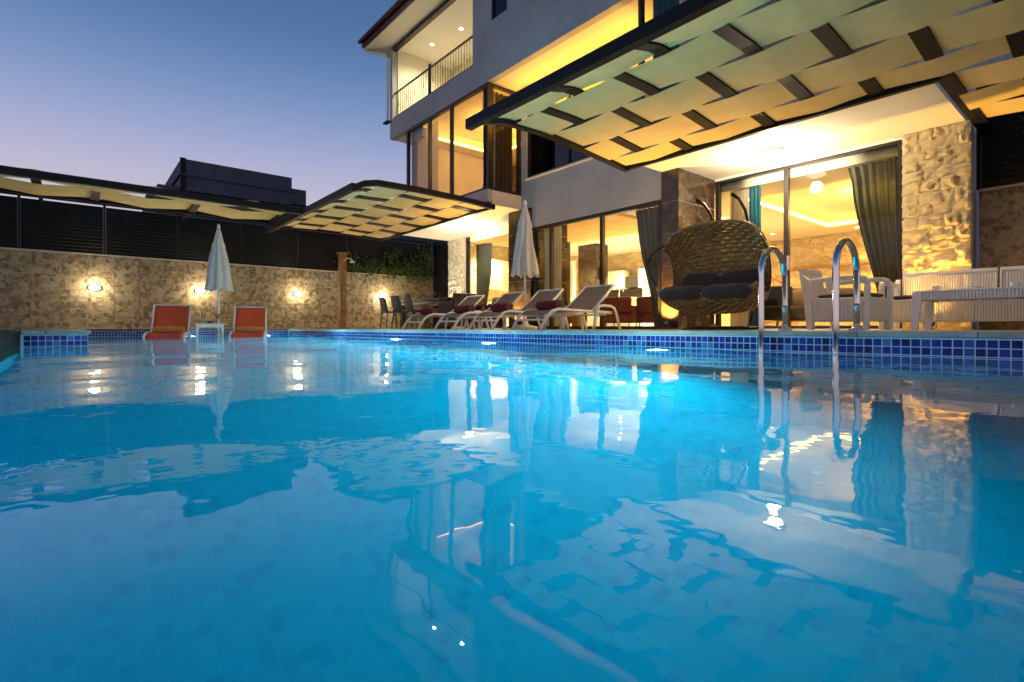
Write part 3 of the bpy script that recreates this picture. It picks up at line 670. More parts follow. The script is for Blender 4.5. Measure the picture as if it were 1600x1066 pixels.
def downlight(loc, label, e, grp, col=WARM, cone=R(130)):
    t_ = thing('downlight', label, 'downlight', loc, 0, grp)
    MB().lathe([(.075,0),(.075,-.008),(.055,-.010)], 16, cap=False).build('ring', 'white_metal', t_, smooth=True)
    MB().lathe([(.056,-.004),(.03,-.010),(.001,-.011)], 16, cap=False).build('lens', 'lamp_down', t_, smooth=True)
    lamp('bulb', 'SPOT', t_, (0, 0, -.03), e, col, size=.04, cone=cone, blend=.8)
for x, y, s in ((-13.1, 7.9, 'near the outer villa corner'), (-11.9, 8.1, 'over the balcony door side')): downlight((x, y, 8.239), 'small round downlight in the white balcony ceiling ' + s, 100, 'balcony downlights', (1, .86, .55), R(150))
for x, y in ((-6.4, 10.0), (-6.2, 11.6), (-6.2, 13.2), (-6.4, 14.6), (-4.6, 15.3), (-3.2, 15.3), (-2.6, 9.85)):
    downlight((x, y, 2.599), 'small lit downlight in the yellow living room ceiling', 80, 'living room downlights')
for x, y in ((-13.2, 12.5), (-10.0, 12.6), (-8.6, 12.8), (-9.6, 14.2), (-11.6, 14.6), (-13.3, 10.4)):
    downlight((x, y, 2.828), 'small lit downlight in the bright kitchen ceiling', 480, 'kitchen downlights', (1, .76, .40))
t_ = thing('living_pendant', 'lit round lamp on the ceiling tray behind the right sliding window', 'ceiling lamp', (-3.4, 12.2, 2.829))
MB().lathe([(.2,0),(.2,-.04),(.12,-.09),(.001,-.10)], 20, cap=False).build('diffuser', 'lamp_flush', t_, smooth=True); lamp('bulb', 'POINT', t_, (0,0,-.25), 95, YEL, size=.12)
t_ = thing('bedroom_lamp', 'warm ceiling lamp inside the left bay bedroom', 'ceiling lamp', (-11.0, 8.7, 5.608))
MB().lathe([(.2,0),(.2,-.04),(.12,-.08),(.001,-.09)], 20, cap=False).build('diffuser', 'lamp_flush', t_, smooth=True); lamp('bulb', 'POINT', t_, (0,0,-.25), 80, (1, .50, .08), size=.12)
def uplight(loc, label, e, rx, rz=0, cone=R(80), col=AMB):
    t_ = thing('uplight', label, 'uplight', loc, rz)
    MB().box(-.05,.05,-.03,.03,0,.012).build('foot', 'dark_steel', t_)
    MB().tube([(-.07,0,.1),(-.07,0,.03),(-.04,0,.012),(.04,0,.012),(.07,0,.03),(.07,0,.1)], .006, 6).build('bracket', 'dark_steel', t_)
    MB().lathe([(.03,.03),(.058,.06),(.06,.135),(.052,.135)], 16, cap=False).build('housing', 'dark_steel', t_, smooth=True)
    MB().lathe([(.051,.125),(.02,.128),(.001,.128)], 16, cap=False).build('lens', 'lamp_up', t_)
    lamp('bulb', 'SPOT', t_, (0, 0, .15), e, col, rot=(math.pi+rx, 0, 0), size=.03, cone=cone, blend=.7)
uplight((-5.33, 7.93, 0), 'small black floor uplight washing the brown marble pillar in amber', 230, R(-12), cone=R(125))
uplight((-1.85, 9.06, 0), 'floor uplight behind the white sofa washing the rough stone wall', 125, R(-10), cone=R(120))
uplight((-9.45, 7.93, 0), 'small floor uplight at the marble pillar behind the taupe loungers', 200, R(-12), cone=R(125))
uplight((-13.85, 9.0, 0), 'floor uplight before the pale stone pillar beside the dining table', 110, R(-8), col=NEUT, cone=R(100))

# ------------------------------------------------------------------ pool ladder
def arc(c, r_, a0, a1, n, ax):   # in Y-Z plane
    return [(ax, c[0]+r_*math.cos(a0+(a1-a0)*i/n), c[1]+r_*math.sin(a0+(a1-a0)*i/n)) for i in range(n+1)]
ld = thing('pool_ladder', 'chrome pool ladder with two tall looped handrails at the pool edge', 'pool ladder', (0, 0, 0))
for x in (-1.285, -1.775):
    pts = [(x, 3.86, -1.15), (x, 3.86, -.6), (x, 3.86, 0), (x, 3.86, .30)] + arc((4.06, .42), .2, math.pi, 0, 12, x)[0:] + [(x, 4.265, .2), (x, 4.265, 0.0)]
    MB().tube(pts, .0215, 14).build('rail', 'chrome', ld, smooth=True)
    MB().lathe([(.05,0),(.05,.012),(.03,.028),(.0225,.03)], 18, c=(x, 4.265, -.001)).build('flange', 'chrome', ld, smooth=True)
for z in (-.42, -.68, -.94): MB().box(-1.77, -1.29, 3.82, 3.90, z, z+.03).build('step', 'chrome', ld, bevel=.008)

# ------------------------------------------------------------------ sun loungers
def lounger(name, label, fabric, group, frame='white_plastic', towel=None, seat=.28, top=.70, arms=True):
    t_ = thing(name, label, 'sun lounger', group=group)
    W = .30
    for s in (-1, 1):
        x = s*W
        rail = [(x, -.02, 0), (x, .04, .10), (x, .12, .20), (x, .22, .265), (x, .34, .29), (x, .6, seat), (x, 1.0, seat-.01), (x, 1.25, seat-.01), (x, 1.50, seat-.02)]
        MB().tube(rail, .024, 8).build('side_rail', frame, t_, smooth=True)
        if arms:
            x2 = s*(W+.05)
            arm = [(x2, 1.02, 0), (x2, 1.05, .14), (x2, 1.08, .28), (x2, 1.13, .345), (x2, 1.22, .365), (x2, 1.42, .36), (x2, 1.50, .33), (x2, 1.56, .22), (x2, 1.64, 0)]
            MB().tube(arm, .021, 8).build('arm_leg', frame, t_, smooth=True)
        else:
            MB().tube([(x, 1.35, seat), (x, 1.42, 0)], .02, 8).build('leg', frame, t_, smooth=True)
        MB().tube([(x, 1.04, seat), (x, 1.3, (seat+top)/2-.01), (x, 1.56, top)], .02, 8).build('back_rail', frame, t_, smooth=True)
    MB().tube([(-W, 1.56, top), (W, 1.56, top)], .016, 8).build('top_rail', frame, t_); MB().tube([(-W-.05, 1.30, seat-.05), (W+.05, 1.30, seat-.05)], .015, 8).build('cross_bar', frame, t_)
    MB().tube([(-W, .06, .14), (W, .06, .14)], .014, 8).build('cross_bar', frame, t_)
    sl = [(.14, .215), (.22, .262), (.34, .288), (.6, seat), (1.04, seat-.008)]
    def seatf(u, v):
        k = v*(len(sl)-1); i = min(int(k), len(sl)-2); f = k-i
        return ((u-.5)*2*(W-.012), sl[i][0]+(sl[i+1][0]-sl[i][0])*f, sl[i][1]+(sl[i+1][1]-sl[i][1])*f - .02*(1-(2*u-1)**2) + .014)
    MB().grid(seatf, 8, 16).build('seat_sling', fabric, t_, smooth=True, thick=.006)
    MB().grid(lambda u, v: ((u-.5)*2*(W-.012), 1.05+.505*v + .03*(1-(2*u-1)**2)*math.sin(v*math.pi), seat+.01+(top-seat-.015)*v - .02*(1-(2*u-1)**2)*math.sin(v*math.pi)), 8, 10).build('back_sling', fabric, t_, smooth=True, thick=.006)
    return t_
def towel(m_, label, loc, rz, L=.44, r_=.078, grp=None, end='towel_end'):
    t_ = thing('rolled_towel', label, 'towel', loc, rz, grp)
    def fn(u, v):
        q = u*2*math.pi; k = r_*(1+.05*noise.noise(Vector((math.cos(q)*2, v*5, loc[0]))))
        e = 1 - .12*max(0, abs(v-.5)*2-.85)/.15
        return ((v-.5)*L, k*e*math.cos(q)*1.08, r_*.93+k*e*math.sin(q)*.93)
    MB().grid(fn, 20, 16, closed_u=True).build('roll', m_, t_, smooth=True)
    for s in (-1, 1):
        sp_ = [(s*L*.497, (r_*.12+r_*.86*i/40)*math.cos(i*.5), r_*.93+(r_*.12+r_*.80*i/40)*math.sin(i*.5)) for i in range(41)]
        MB().tube(sp_, .0065, 5).build('rolled_edge', end, t_, smooth=True)
    return t_
L0 = lounger('sun_lounger', 'taupe sun lounger standing closest to the hanging wicker chair', 'taupe_mesh', 'taupe loungers along the pool edge')
L0.location = (-5.58, 4.93, 0)
dup(L0, None, (-6.70, 4.95, 0), R(1), 'taupe sun lounger between the closed white umbrella and the lounger nearest the wicker chair')
dup(L0, None, (-7.78, 4.95, 0), R(-1), 'taupe sun lounger just beyond the closed white umbrella pole')
dup(L0, None, (-9.02, 4.97, 0), R(1), 'taupe sun lounger nearest the dining table')
for x, s in ((-5.58, 'lounger nearest the hanging chair'), (-6.70, 'second lounger from the hanging chair'), (-7.78, 'third lounger from the hanging chair'), (-9.02, 'lounger nearest the dining table')):
    towel('burgundy_towel', 'burgundy rolled towel on the taupe ' + s, (x, 5.36, .287), R(rng.uniform(-4,4)), grp='burgundy towels')
OL = lounger('orange_lounger', 'orange sling lounger in the shallow water, further from the villa', 'orange_mesh', 'orange loungers in the water', frame='white_metal', seat=.31, top=.86, arms=False)
OL.location = (-10.95, 1.16, ZSH); OL.rotation_euler = (0, 0, R(90-12))
O2 = dup(OL, None, (-10.95, 2.50, ZSH), R(90-16), 'orange sling lounger in the shallow water, closer to the villa')
towel('orange_towel', 'orange rolled towel on the lounger further from the villa', (-11.72, 1.34, ZSH+.315), R(90-12), L=.50, r_=.062, grp='orange towels', end='orange_towel')
towel('orange_towel', 'orange rolled towel on the lounger closer to the villa', (-11.72, 2.74, ZSH+.315), R(90-16), L=.50, r_=.062, grp='orange towels', end='orange_towel')

# ------------------------------------------------------------------ side tables, glasses
def side_table(label, loc, s=.24, h=.30, rz=0):
    t_ = thing('side_table', label, 'side table', loc, rz)
    MB().box(-s,s,-s,s,h-.025,h).build('table_top', 'white_plastic', t_, bevel=.008)
    MB().box(-s+.02,s-.02,-s+.02,s-.02,h-.075,h-.026).build('apron', 'white_plastic', t_)
    for i in (-1,1):
        for j in (-1,1): MB().tube([(i*(s-.02), j*(s-.02), 0), (i*(s-.04), j*(s-.04), h-.03)], .02, 8).build('leg', 'white_plastic', t_)
    return t_
side_table('small white side table between the two loungers nearest the hanging chair', (-6.15, 6.25, 0))
side_table('small white side table beside the lounger nearest the dining table', (-8.42, 6.1, 0))
side_table('white square table standing in the water between the orange loungers', (-11.75, 2.02, ZSH), s=.25, h=.49, rz=R(-10))
def wine_glass(loc, label, drink=None, grp=None, k=1.0):
    t_ = thing('wine_glass', label, 'glass', loc, 0, grp)
    MB().lathe([(.0,0),(.034,0),(.03,.004),(.005,.010),(.004,.085),(.012,.095),(.036,.125),(.041,.155),(.036,.20),(.034,.20),(.038,.155),(.033,.128),(.008,.10),(.0,.098)], 16, cap=False).build('bowl', 'drink_glass', t_, smooth=True)
    if drink: MB().lathe([(.001,.099),(.008,.101),(.033,.129),(.0375,.15),(.001,.15)], 16, cap=False).build('drink', drink, t_, smooth=True)
    t_.scale = (k,k,k); return t_
ztab = ZSH + .49
wine_glass((-11.70, 1.90, ztab), 'wine glass of amber drink on the water table, by the lounger further from the villa', 'drink', 'glasses on the water table')
wine_glass((-11.62, 2.13, ztab), 'wine glass of amber drink on the water table, by the lounger closer to the villa', 'drink', 'glasses on the water table')
t_ = thing('bowl', 'small dark snack bowl between the two amber drinks', 'bowl', (-11.6, 2.01, ztab))
MB().lathe([(.03,0),(.06,.02),(.075,.045),(.07,.045),(.055,.022),(.0,.008)], 16, cap=False).build('dish', 'dark_wicker', t_, smooth=True); cushion(.05,.045,.02,(0,0,.035)).build('snack', 'burgundy_towel', t_, smooth=True)
for x, y, s in ((-6.1, 6.2, 'nearest the hanging chair'), (-8.36, 6.05, 'beside the lounger nearest the dining table')):
    wine_glass((x-.08, y, .30), 'empty wine glass on the side table ' + s, None, 'empty wine glasses'); 
wine_glass((-8.30, 6.18, .30), 'wine glass with a red drink on the side table near the dining table', 'drink')

# ------------------------------------------------------------------ umbrellas
def umbrella(label, loc, H, zc0, rad, seed, lean=0):
    t_ = thing('closed_umbrella', label, 'umbrella', loc)
    MB().tube([(0,0,0),(0,0,H-.05)], .021, 10).build('pole', 'white_metal', t_, smooth=True)
    n = 96
    def fn(u, v):
        q = 2*math.pi*u; z = zc0 + (H-.06-zc0)*v
        r_ = rad*((1-v)**.72*.97+.03) * (1 + .10*math.sin(v*9+seed)*v)
        fold = 1 - .30*(1-v*.6)*(.5+.5*math.cos(q*8+1.2*math.sin(v*3+seed)))
        k = r_*fold*(1+.10*noise.noise(Vector((math.cos(q)*1.5, math.sin(q)*1.5, v*3+seed))))
        if .66 < v < .76: k *= 1 + .10*math.sin((v-.66)/.1*math.pi)
        return (k*math.cos(q), k*math.sin(q), z + .035*math.cos(q*8)*(1-v)**3)
    MB().grid(fn, n, 30, closed_u=True).build('canopy', 'umbrella_cloth', t_, smooth=True)
    MB().tube([(0,0,H-.09),(0,0,H-.03),(0,0,H)], [.035,.03,.012], 10).build('finial', 'white_plastic', t_, smooth=True)
    MB().lathe([(.0,0),(.24,0),(.24,.05),(.05,.09),(.03,.30),(.0,.30)], 24, cap=False).build('base', 'white_plastic', t_, smooth=True)
    return t_
umbrella('closed white umbrella standing among the taupe loungers', (-7.42, 6.5, 0), 2.44, 1.02, .275, 1)
umbrella('closed white umbrella standing behind the orange loungers', (-12.55, 2.32, ZSH), 2.62, 1.22, .275, 4)

# ------------------------------------------------------------------ outdoor shower post
t_ = thing('shower_post', 'wooden outdoor shower post with a pale shower head before the tiled wall', 'shower', (-15.0, 6.0, 0))
MB().box(-.09,.09,-.09,.09,0,2.2).build('post', 'post_wood', t_, bevel=.012); MB().box(-.13,.13,-.13,.13,2.2,2.24).build('cap', 'post_wood', t_)
MB().tube([(.09,0,1.98),(.2,.05,2.06),(.3,.12,2.05),(.34,.16,1.98)], .015, 8).build('shower_arm', 'white_metal', t_, smooth=True)
MB().lathe([(.02,.05),(.085,.012),(.085,0)], 16, c=(.34,.16,1.93)).build('shower_head', 'white_metal', t_)
for z in (1.05, .62): MB().lathe([(.035,0),(.035,.05),(.02,.06)], 12, c=(.09,0,z), axis='x').build('tap', 'chrome', t_)

# ------------------------------------------------------------------ dining set
def dining_chair(label, loc, rz):
    t_ = thing('dining_chair', label, 'chair', loc, rz, 'grey dining chairs')
    MB().grid(lambda u, v: ((u-.5)*.44*(1-.08*v), -.22-.09*v+.03*(2*u-1)**2, .46+.38*v), 8, 8).build('backrest', 'chair_grey', t_, smooth=True, thick=.022)
    MB().grid(lambda u, v: ((u-.5)*.44, -.23+.45*v, .455-.02*math.sin(v*math.pi)*(1-(2*u-1)**2)), 8, 8).build('seat', 'chair_grey', t_, smooth=True, thick=.03)
    for i in (-1,1):
        for j in (-1,1): MB().tube([(i*.19, j*.18, .45), (i*.225, j*.245, 0)], [.02,.013], 8).build('leg', 'chair_grey', t_, smooth=True)
    return t_
for x, s in ((-12.75, 'grey dining chair at the table end by the tiled wall'), (-12.05, 'middle grey dining chair on the pool side of the table'), (-11.4, 'grey dining chair beside the wicker armchair')):
    dining_chair(s, (x, 6.45, 0), R(rng.uniform(-5,5)))
t_ = thing('dining_table', 'long dark dining table laid with glasses under the left pergola', 'table', (-11.75, 7.2, 0))
MB().box(-1.25,1.25,-.45,.45,.72,.76).build('table_top', 'table_dark', t_, bevel=.006); MB().box(-1.15,1.15,-.38,.38,.64,.719).build('apron', 'table_dark', t_)
for i in (-1,1):
    for j in (-1,1): MB().box(i*1.12-.05,i*1.12+.05,j*.36-.05,j*.36+.05,0,.64).build('leg', 'table_dark', t_)
for i, (x, y) in enumerate(((-12.6, 7.0), (-11.4, 6.95), (-11.0, 7.3), (-10.75, 7.0), (-11.9, 7.4), (-10.7, 7.35))): wine_glass((x, y, .76), ['clear wine glass on the dining table behind the chair by the tiled wall', 'clear wine glass on the dining table behind the chair beside the wicker armchair', 'clear wine glass on the dining table towards the left sliding window', 'clear wine glass on the dining table corner at the wicker armchair', 'clear wine glass alone on the far side of the dining table', 'clear wine glass at the table end facing the villa, by the wicker armchair'][i], None, 'glasses on the dining table')
def wicker_armchair(label, loc, rz):
    t_ = thing('wicker_armchair', label, 'armchair', loc, rz)
    MB().box(-.28,.28,-.27,.27,.06,.42).build('seat_base', 'dark_wicker', t_, bevel=.02)
    b_ = MB().grid(lambda u, v: ((u-.5)*.6, .25+.10*v-.05*math.cos((u-.5)*3), .40+.42*v), 10, 8).build('backrest', 'dark_wicker', t_, thick=.05, smooth=True)
    for s in (-1,1): MB().box(s*.30-.04,s*.30+.04,-.28,.28,.06,.62).build('armrest', 'dark_wicker', t_, bevel=.02)
    cushion(.26,.26,.05,(0,-.01,.45)).build('cushion', 'burgundy_towel', t_, smooth=True)
wicker_armchair('dark brown wicker armchair at the near end of the dining table', (-10.25, 6.85, 0), R(-90))
wicker_armchair('dark brown wicker armchair behind the table, before the left sliding window', (-10.6, 8.1, 0), R(0))

# ------------------------------------------------------------------ hanging wicker chair
EG = thing('hanging_chair', 'double hanging wicker basket chair with dark grey cushions under the pergola', 'hanging chair', (-3.22, 5.85, 0), R(8)); EG.scale = (.84, .92, .96)
PROF = [(-.49,.43),(-.43,.33),(-.28,.245),(-.02,.205),(.22,.25),(.37,.40),(.44,.62),(.42,.86),(.33,1.08),(.18,1.24),(-.02,1.315),(-.16,1.31)]
def pr(tt):
    k = max(0, min(1, tt))*(len(PROF)-1); i = min(int(k), len(PROF)-2); f = k-i
    p0 = PROF[max(0,i-1)]; p1 = PROF[i]; p2 = PROF[i+1]; p3 = PROF[min(len(PROF)-1,i+2)]
    cmr = lambda a,b_,c,d_: .5*((2*b_)+(-a+c)*f+(2*a-5*b_+4*c-d_)*f*f+(-a+3*b_-3*c+d_)*f**3)
    return cmr(p0[0],p1[0],p2[0],p3[0]), cmr(p0[1],p1[1],p2[1],p3[1])
CY, CZ = -.22, .66
def shell(s, tt, off=0.0):
    y, z = pr(tt); k = 1 - .60*abs(s)**2.6
    x = .70*math.sin(s*math.pi/2*.96)
    dy, dz = (y-CY)*k, (z-CZ)*k
    q = 1 + off/max(.2, math.hypot(dy, dz))
    return Vector((x*(1+off*.9), CY+dy*q - .05*abs(s)**2, CZ+dz*q))
ribs = 23
wk = MB(); nrow = 44
for r_ in range(nrow):
    t0 = (r_+.01)/nrow; t1 = (r_+.99)/nrow; seg = ribs*4
    def fn(u, v):
        s = -.9+1.8*u; k = u*ribs
        return shell(s, t0+(t1-t0)*v, .011*math.cos(math.pi*(k+r_)) )
    wk.grid(fn, seg, 1)
wk.build('wicker_weave', 'wicker', EG, smooth=True, thick=.009)
for i in range(ribs+1):
    s = -.9+1.8*i/ribs
    MB().tube([shell(s, j/30) for j in range(31)], .011 if i in (0,ribs) else .006, 6).build('rib', 'dark_steel' if i in (0,ribs) else 'wicker', EG, smooth=True)
MB().tube([shell(-.9+1.8*i/40, 1) for i in range(41)], .016, 8).build('upper_rim', 'wicker', EG, smooth=True); MB().tube([shell(-.9+1.8*i/40, 0) for i in range(41)], .018, 8).build('front_rim', 'wicker', EG, smooth=True)
for s in (-1, 1):
    a, b_ = shell(s*.9, 0), shell(s*.8, 1); hp = [a]
    for q in range(1, 12):
        f = q/12; hp.append(a.lerp(b_, f) + Vector((s*.13*math.sin(f*math.pi), -.14*math.sin(f*math.pi), .05*math.sin(f*math.pi))))
    MB().tube(hp + [b_], .012, 8).build('side_hoop', 'dark_steel', EG, smooth=True)
for s in (-1, 1): cushion(.345,.36,.10,(s*.30,-.20,.44),lump=.03).build('seat_cushion', 'cushion_grey', EG, smooth=True)
for s in (-1, 1): cushion(.30,.08,.13,(s*.28,.16,.60),rot=None,lump=.03).build('back_cushion', 'cushion_grey', EG, smooth=True)
for s in (-1, 1):
    x = s*.25
    MB().tube([(x,-.1,.02),(x,.35,.02),(x,.60,.06),(x,.68,.3),(x,.68,.9),(x,.60,1.25),(x,.40,1.52),(x,.15,1.62),(x,-.08,1.63)], .022, 10).build('stand_tube', 'dark_steel', EG, smooth=True)
    MB().tube([(x,-.05,1.62),(x,-.05,1.31)], .006, 6).build('hanger', 'dark_steel', EG)
MB().tube([(.55*math.cos(q*math.pi/16),.15+.45*math.sin(q*math.pi/16),.02) for q in range(32)], .02, 8, closed=True).build('base_ring', 'dark_steel', EG, smooth=True)

# ------------------------------------------------------------------ white ribbed lounge furniture
def ribbed(b_, x0, x1, z0, z1, y, pitch=.026, dep=.012, axis='x'):
    n = int((x1-x0)/pitch); w_ = (x1-x0)/n
    for i in range(n):
        a = x0+i*w_+.003; c = x0+(i+1)*w_-.003
        if axis == 'x': b_.box(a,c,y-dep,y+dep,z0,z1)
        else: b_.box(y-dep,y+dep,a,c,z0,z1)
    return b_
def lounge_seat(name, label, cat, loc, rz, W, backs):
    t_ = thing(name, label, cat, loc, rz); hw = W/2            # faces -Y
    ribbed(MB(), -hw+.06, hw-.06, .12, .36, -.33).build('front_panel', 'white_plastic', t_)
    MB().box(-hw+.05, hw-.05, -.34, .30, .36, .385).build('seat_deck', 'white_plastic', t_, bevel=.006)
    MB().box(-hw+.06, hw-.06, -.315, .30, .10, .119).build('bottom_rail', 'white_plastic', t_)
    for i, (a, c) in enumerate(backs):
        q = MB(); q.box(a+.012,c-.012,-.02,.02,.74,.79); q.box(a+.012,a+.035,-.02,.02,.40,.74); q.box(c-.035,c-.012,-.02,.02,.40,.74); q.box(a+.035,c-.035,-.02,.02,.39,.42)
        o = q.build('backrest', 'white_plastic', t_, bevel=.008, loc=(0,.33,0)); o.rotation_euler = (R(-9),0,0)
        r_ = MB(); ribbed(r_, a+.037, c-.037, .42, .742, 0, dep=.010).build('back_ribs', 'white_plastic', o)
        cushion((c-a)/2-.025, .30, .035, ((a+c)/2, -.03, .415), p=.25).build('cushion', 'cushion_grey', t_, smooth=True)
    for s in (-1, 1):
        x = s*(hw-.03)
        pts = [(x,-.33,0),(x,-.34,.3),(x,-.345,.52),(x,-.33,.585),(x,-.27,.615),(x,0,.615),(x,.28,.60)]
        q = MB()
        for a, c in zip(pts, pts[1:]): q.bar(a, c, .065, .055, up=(0,1,0) if abs(a[1]-c[1]) < .07 else (0,0,1))
        q.build('armrest', 'white_plastic', t_, bevel=.012)
        MB().add([(x-.03,.25,0),(x+.03,.25,0),(x+.03,.33,0),(x-.03,.33,0),(x-.03,.30,.62),(x+.03,.30,.62),(x+.03,.40,.70),(x-.03,.40,.70)], [(0,3,2,1),(4,5,6,7),(0,1,5,4),(1,2,6,5),(2,3,7,6),(3,0,4,7)]).build('rear_leg', 'white_plastic', t_, bevel=.008)
        ribbed(MB(), -.30, .26, .12, .37, x, axis='y').build('side_panel', 'white_plastic', t_)
    return t_
lounge_seat('armchair', 'white ribbed plastic armchair with dark cushion beside the pool ladder', 'armchair', (-2.3, 7.3, 0), R(83), .64, [(-.26,.26)])
lounge_seat('sofa', 'long white ribbed plastic sofa in front of the rough stone wall', 'sofa', (-1.0, 8.42, 0), 0, 2.36, [(-1.12,-.12),(-.12,.5),(.5,1.12)])
t_ = thing('coffee_table', 'white ribbed plastic coffee table with cups in front of the sofa', 'coffee table', (-1.08, 7.32, 0))
MB().box(-.50,.50,-.29,.29,.405,.425).build('table_top', 'white_plastic', t_, bevel=.008)
for s in (-1,1): ribbed(MB(), -.44,.44,.325,.404,s*.275).build('apron', 'white_plastic', t_); ribbed(MB(), -.24,.24,.325,.404,s*.465,axis='y').build('apron', 'white_plastic', t_)
for i in (-1,1):
    for j in (-1,1): MB().add([(i*.49-.03,j*.28-.03,0),(i*.49+.03,j*.28-.03,0),(i*.49+.03,j*.28+.03,0),(i*.49-.03,j*.28+.03,0),(i*.465-.045,j*.26-.045,.405),(i*.465+.045,j*.26-.045,.405),(i*.465+.045,j*.26+.045,.405),(i*.465-.045,j*.26+.045,.405)], [(0,3,2,1),(4,5,6,7),(0,1,5,4),(1,2,6,5),(2,3,7,6),(3,0,4,7)]).build('leg', 'white_plastic', t_, bevel=.012)
def cup(loc, label):
    t_ = thing('coffee_cup', label, 'cup', loc, 0)
    MB().lathe([(0,0),(.055,.002),(.065,.010),(.03,.008),(0,.008)], 18, cap=False).build('saucer', 'ceramic', t_, smooth=True)
    MB().lathe([(.0,.01),(.022,.01),(.034,.035),(.036,.06),(.033,.06),(.03,.035),(0,.016)], 18, cap=False).build('cup_body', 'ceramic', t_, smooth=True)
    MB().tube([(.034,0,.052),(.052,0,.050),(.054,0,.03),(.032,0,.025)], .004, 6).build('handle', 'ceramic', t_)
cup((-1.42, 7.2, .425), 'white coffee cup at the table corner nearest the armchair'); cup((-.80, 7.28, .425), 'white coffee cup at the table end away from the armchair')
t_ = thing('ashtray', 'small white dish in the middle of the coffee table', 'dish', (-1.1, 7.18, .425)); MB().lathe([(0,0),(.05,0),(.07,.03),(.062,.03),(.045,.01),(0,.008)], 8, cap=False).build('dish', 'ceramic', t_)

# ------------------------------------------------------------------ plants
def leaves(b_, pts, size, rr):
    for P in pts:
        s = size*rr.uniform(.6, 1.3); n_ = Vector((rr.uniform(-1,1), rr.uniform(-1,1), rr.uniform(-.4,1))).normalized(); u = n_.cross(Vector((rr.uniform(-1,1),rr.uniform(-1,1),rr.uniform(-1,1)))).normalized(); v = n_.cross(u)
        b_.add([P-u*s*.5, P+v*s*.28+n_*s*.08, P+u*s*.5, P-v*s*.28+n_*s*.08], [(0,1,2,3)])
def ivy(label, path, spread, count, size, seed, mats=('leaf',)):
    rr = random.Random(seed); t_ = thing('ivy', label, 'plant', path[0])
    o = Vector(path[0]); rel = [Vector(p)-o for p in path]
    MB().tube(rel, .008, 5).build('stem', 'post_wood', t_)
    for k, mn in enumerate(mats):
        b_ = MB(); pts = []
        for _ in range(count):
            i = rr.randrange(len(rel)-1); P = rel[i].lerp(rel[i+1], rr.random()); pts.append(P + Vector((abs(rr.gauss(0,.06))+.03, rr.gauss(0,spread), rr.gauss(0,spread*.7))))
        leaves(b_, pts, size, rr); b_.build('foliage', mn, t_)
for i, (y, zt, c) in enumerate(((6.6, 2.3, 120), (7.3, 2.1, 200), (8.1, 2.6, 230), (8.8, 2.3, 230), (9.35, 2.9, 260))):
    ivy(['ivy sprig on the louvre fence beside the shower post', 'low ivy trailing along the wall top', 'tall ivy climbing the louvre fence under the left pergola', 'ivy clump on the fence above the dining table', 'bushy ivy at the fence corner near the stone pillar'][i], [(XW+.02, y, 1.84), (XW+.05, y+.15, 2.05), (XW+.05, y+.05, zt)], .17, c, .10, 20+i, ('leaf', 'leaf_gold') if i != 1 else ('leaf',))
t_ = thing('ivy', 'thin ivy strands hanging on the rear louvre fence', 'plant', (-1.0, 9.68, 2.1)); rr = random.Random(3); b_ = MB()
st = [((.1,0,1.1),(.06,-.02,.7),(.12,-.02,.55)), ((.75,0,.9),(.7,-.03,.5),(.8,-.02,.25)), ((1.0,0,1.0),(1.05,-.03,.6),(.95,-.02,.3))]
for s in st:
    MB().tube(s, .006, 5).build('stem', 'post_wood', t_)
    leaves(b_, [Vector(s[1]).lerp(Vector(s[2]), rr.random()) + Vector((rr.gauss(0,.07), -abs(rr.gauss(0,.03)), rr.gauss(0,.07))) for _ in range(22)], .10, rr)
b_.build('foliage', 'leaf', t_)

# ------------------------------------------------------------------ things seen through the glass
def armchair_in(label, loc, rz, m_='red_upholstery'):
    t_ = thing('upholstered_armchair', label, 'armchair', loc, rz)
    MB().box(-.36,.36,-.36,.34,.14,.40).build('seat', m_, t_, bevel=.04); MB().box(-.36,.36,.24,.38,.40,.80).build('backrest', m_, t_, bevel=.05)
    for s in (-1,1): MB().box(s*.37-.06,s*.37+.06,-.36,.36,.14,.58).build('armrest', m_, t_, bevel=.04)
    for i in (-1,1):
        for j in (-1,1): MB().tube([(i*.3,j*.3,0),(i*.3,j*.3,.14)], .02, 6).build('leg', 'oak', t_)
armchair_in('burgundy armchair with a striped cushion behind the middle sliding window', (-8.55, 10.8, .012), R(200))
armchair_in('burgundy armchair beside the sage curtain of the middle sliding window', (-7.75, 11.2, .012), R(170))
armchair_in('burgundy armchair deeper in the room behind the potted plant', (-9.9, 10.3, .012), R(150))
t_ = thing('striped_cushion', 'gold and white striped cushion on the burgundy armchair', 'cushion', (-8.75, 10.72, .62), R(20))
for i in range(7): cushion(.036,.07,.19,(-.20+i*.066,0,0)).build('stripe', 'stripe_cushion' if i % 2 else 'inner_white', t_, smooth=True)
t_ = thing('refrigerator', 'tall white two-door refrigerator in the kitchen', 'refrigerator', (-10.3, 14.9, .012))
MB().box(-.36,.36,-.3,.35,0,1.78).build('body', 'inner_white', t_, bevel=.01); MB().box(-.355,.355,-.33,-.302,.02,1.12).build('door', 'inner_white', t_, bevel=.008); MB().box(-.355,.355,-.33,-.302,1.135,1.77).build('door', 'inner_white', t_, bevel=.008)
for z in (.75, 1.3): MB().tube([(.3,-.36,z),(.3,-.36,z+.28)], .012, 6).build('handle', 'chrome', t_)
t_ = thing('kitchen_units', 'white kitchen units with dark worktop along the back wall', 'cabinet', (-12.4, 15.5, .012))
for i in range(5): MB().box(-1.6+i*.62,-1.0+i*.62,-.3,.3,.08,.86).build('base_unit', 'inner_white', t_, bevel=.006)
MB().box(-1.62,1.5,-.33,.3,.861,.90).build('worktop', 'counter_dark', t_)
MB().box(-1.6,1.5,.31,.34,.90,1.45).build('splashback', 'counter_dark', t_)
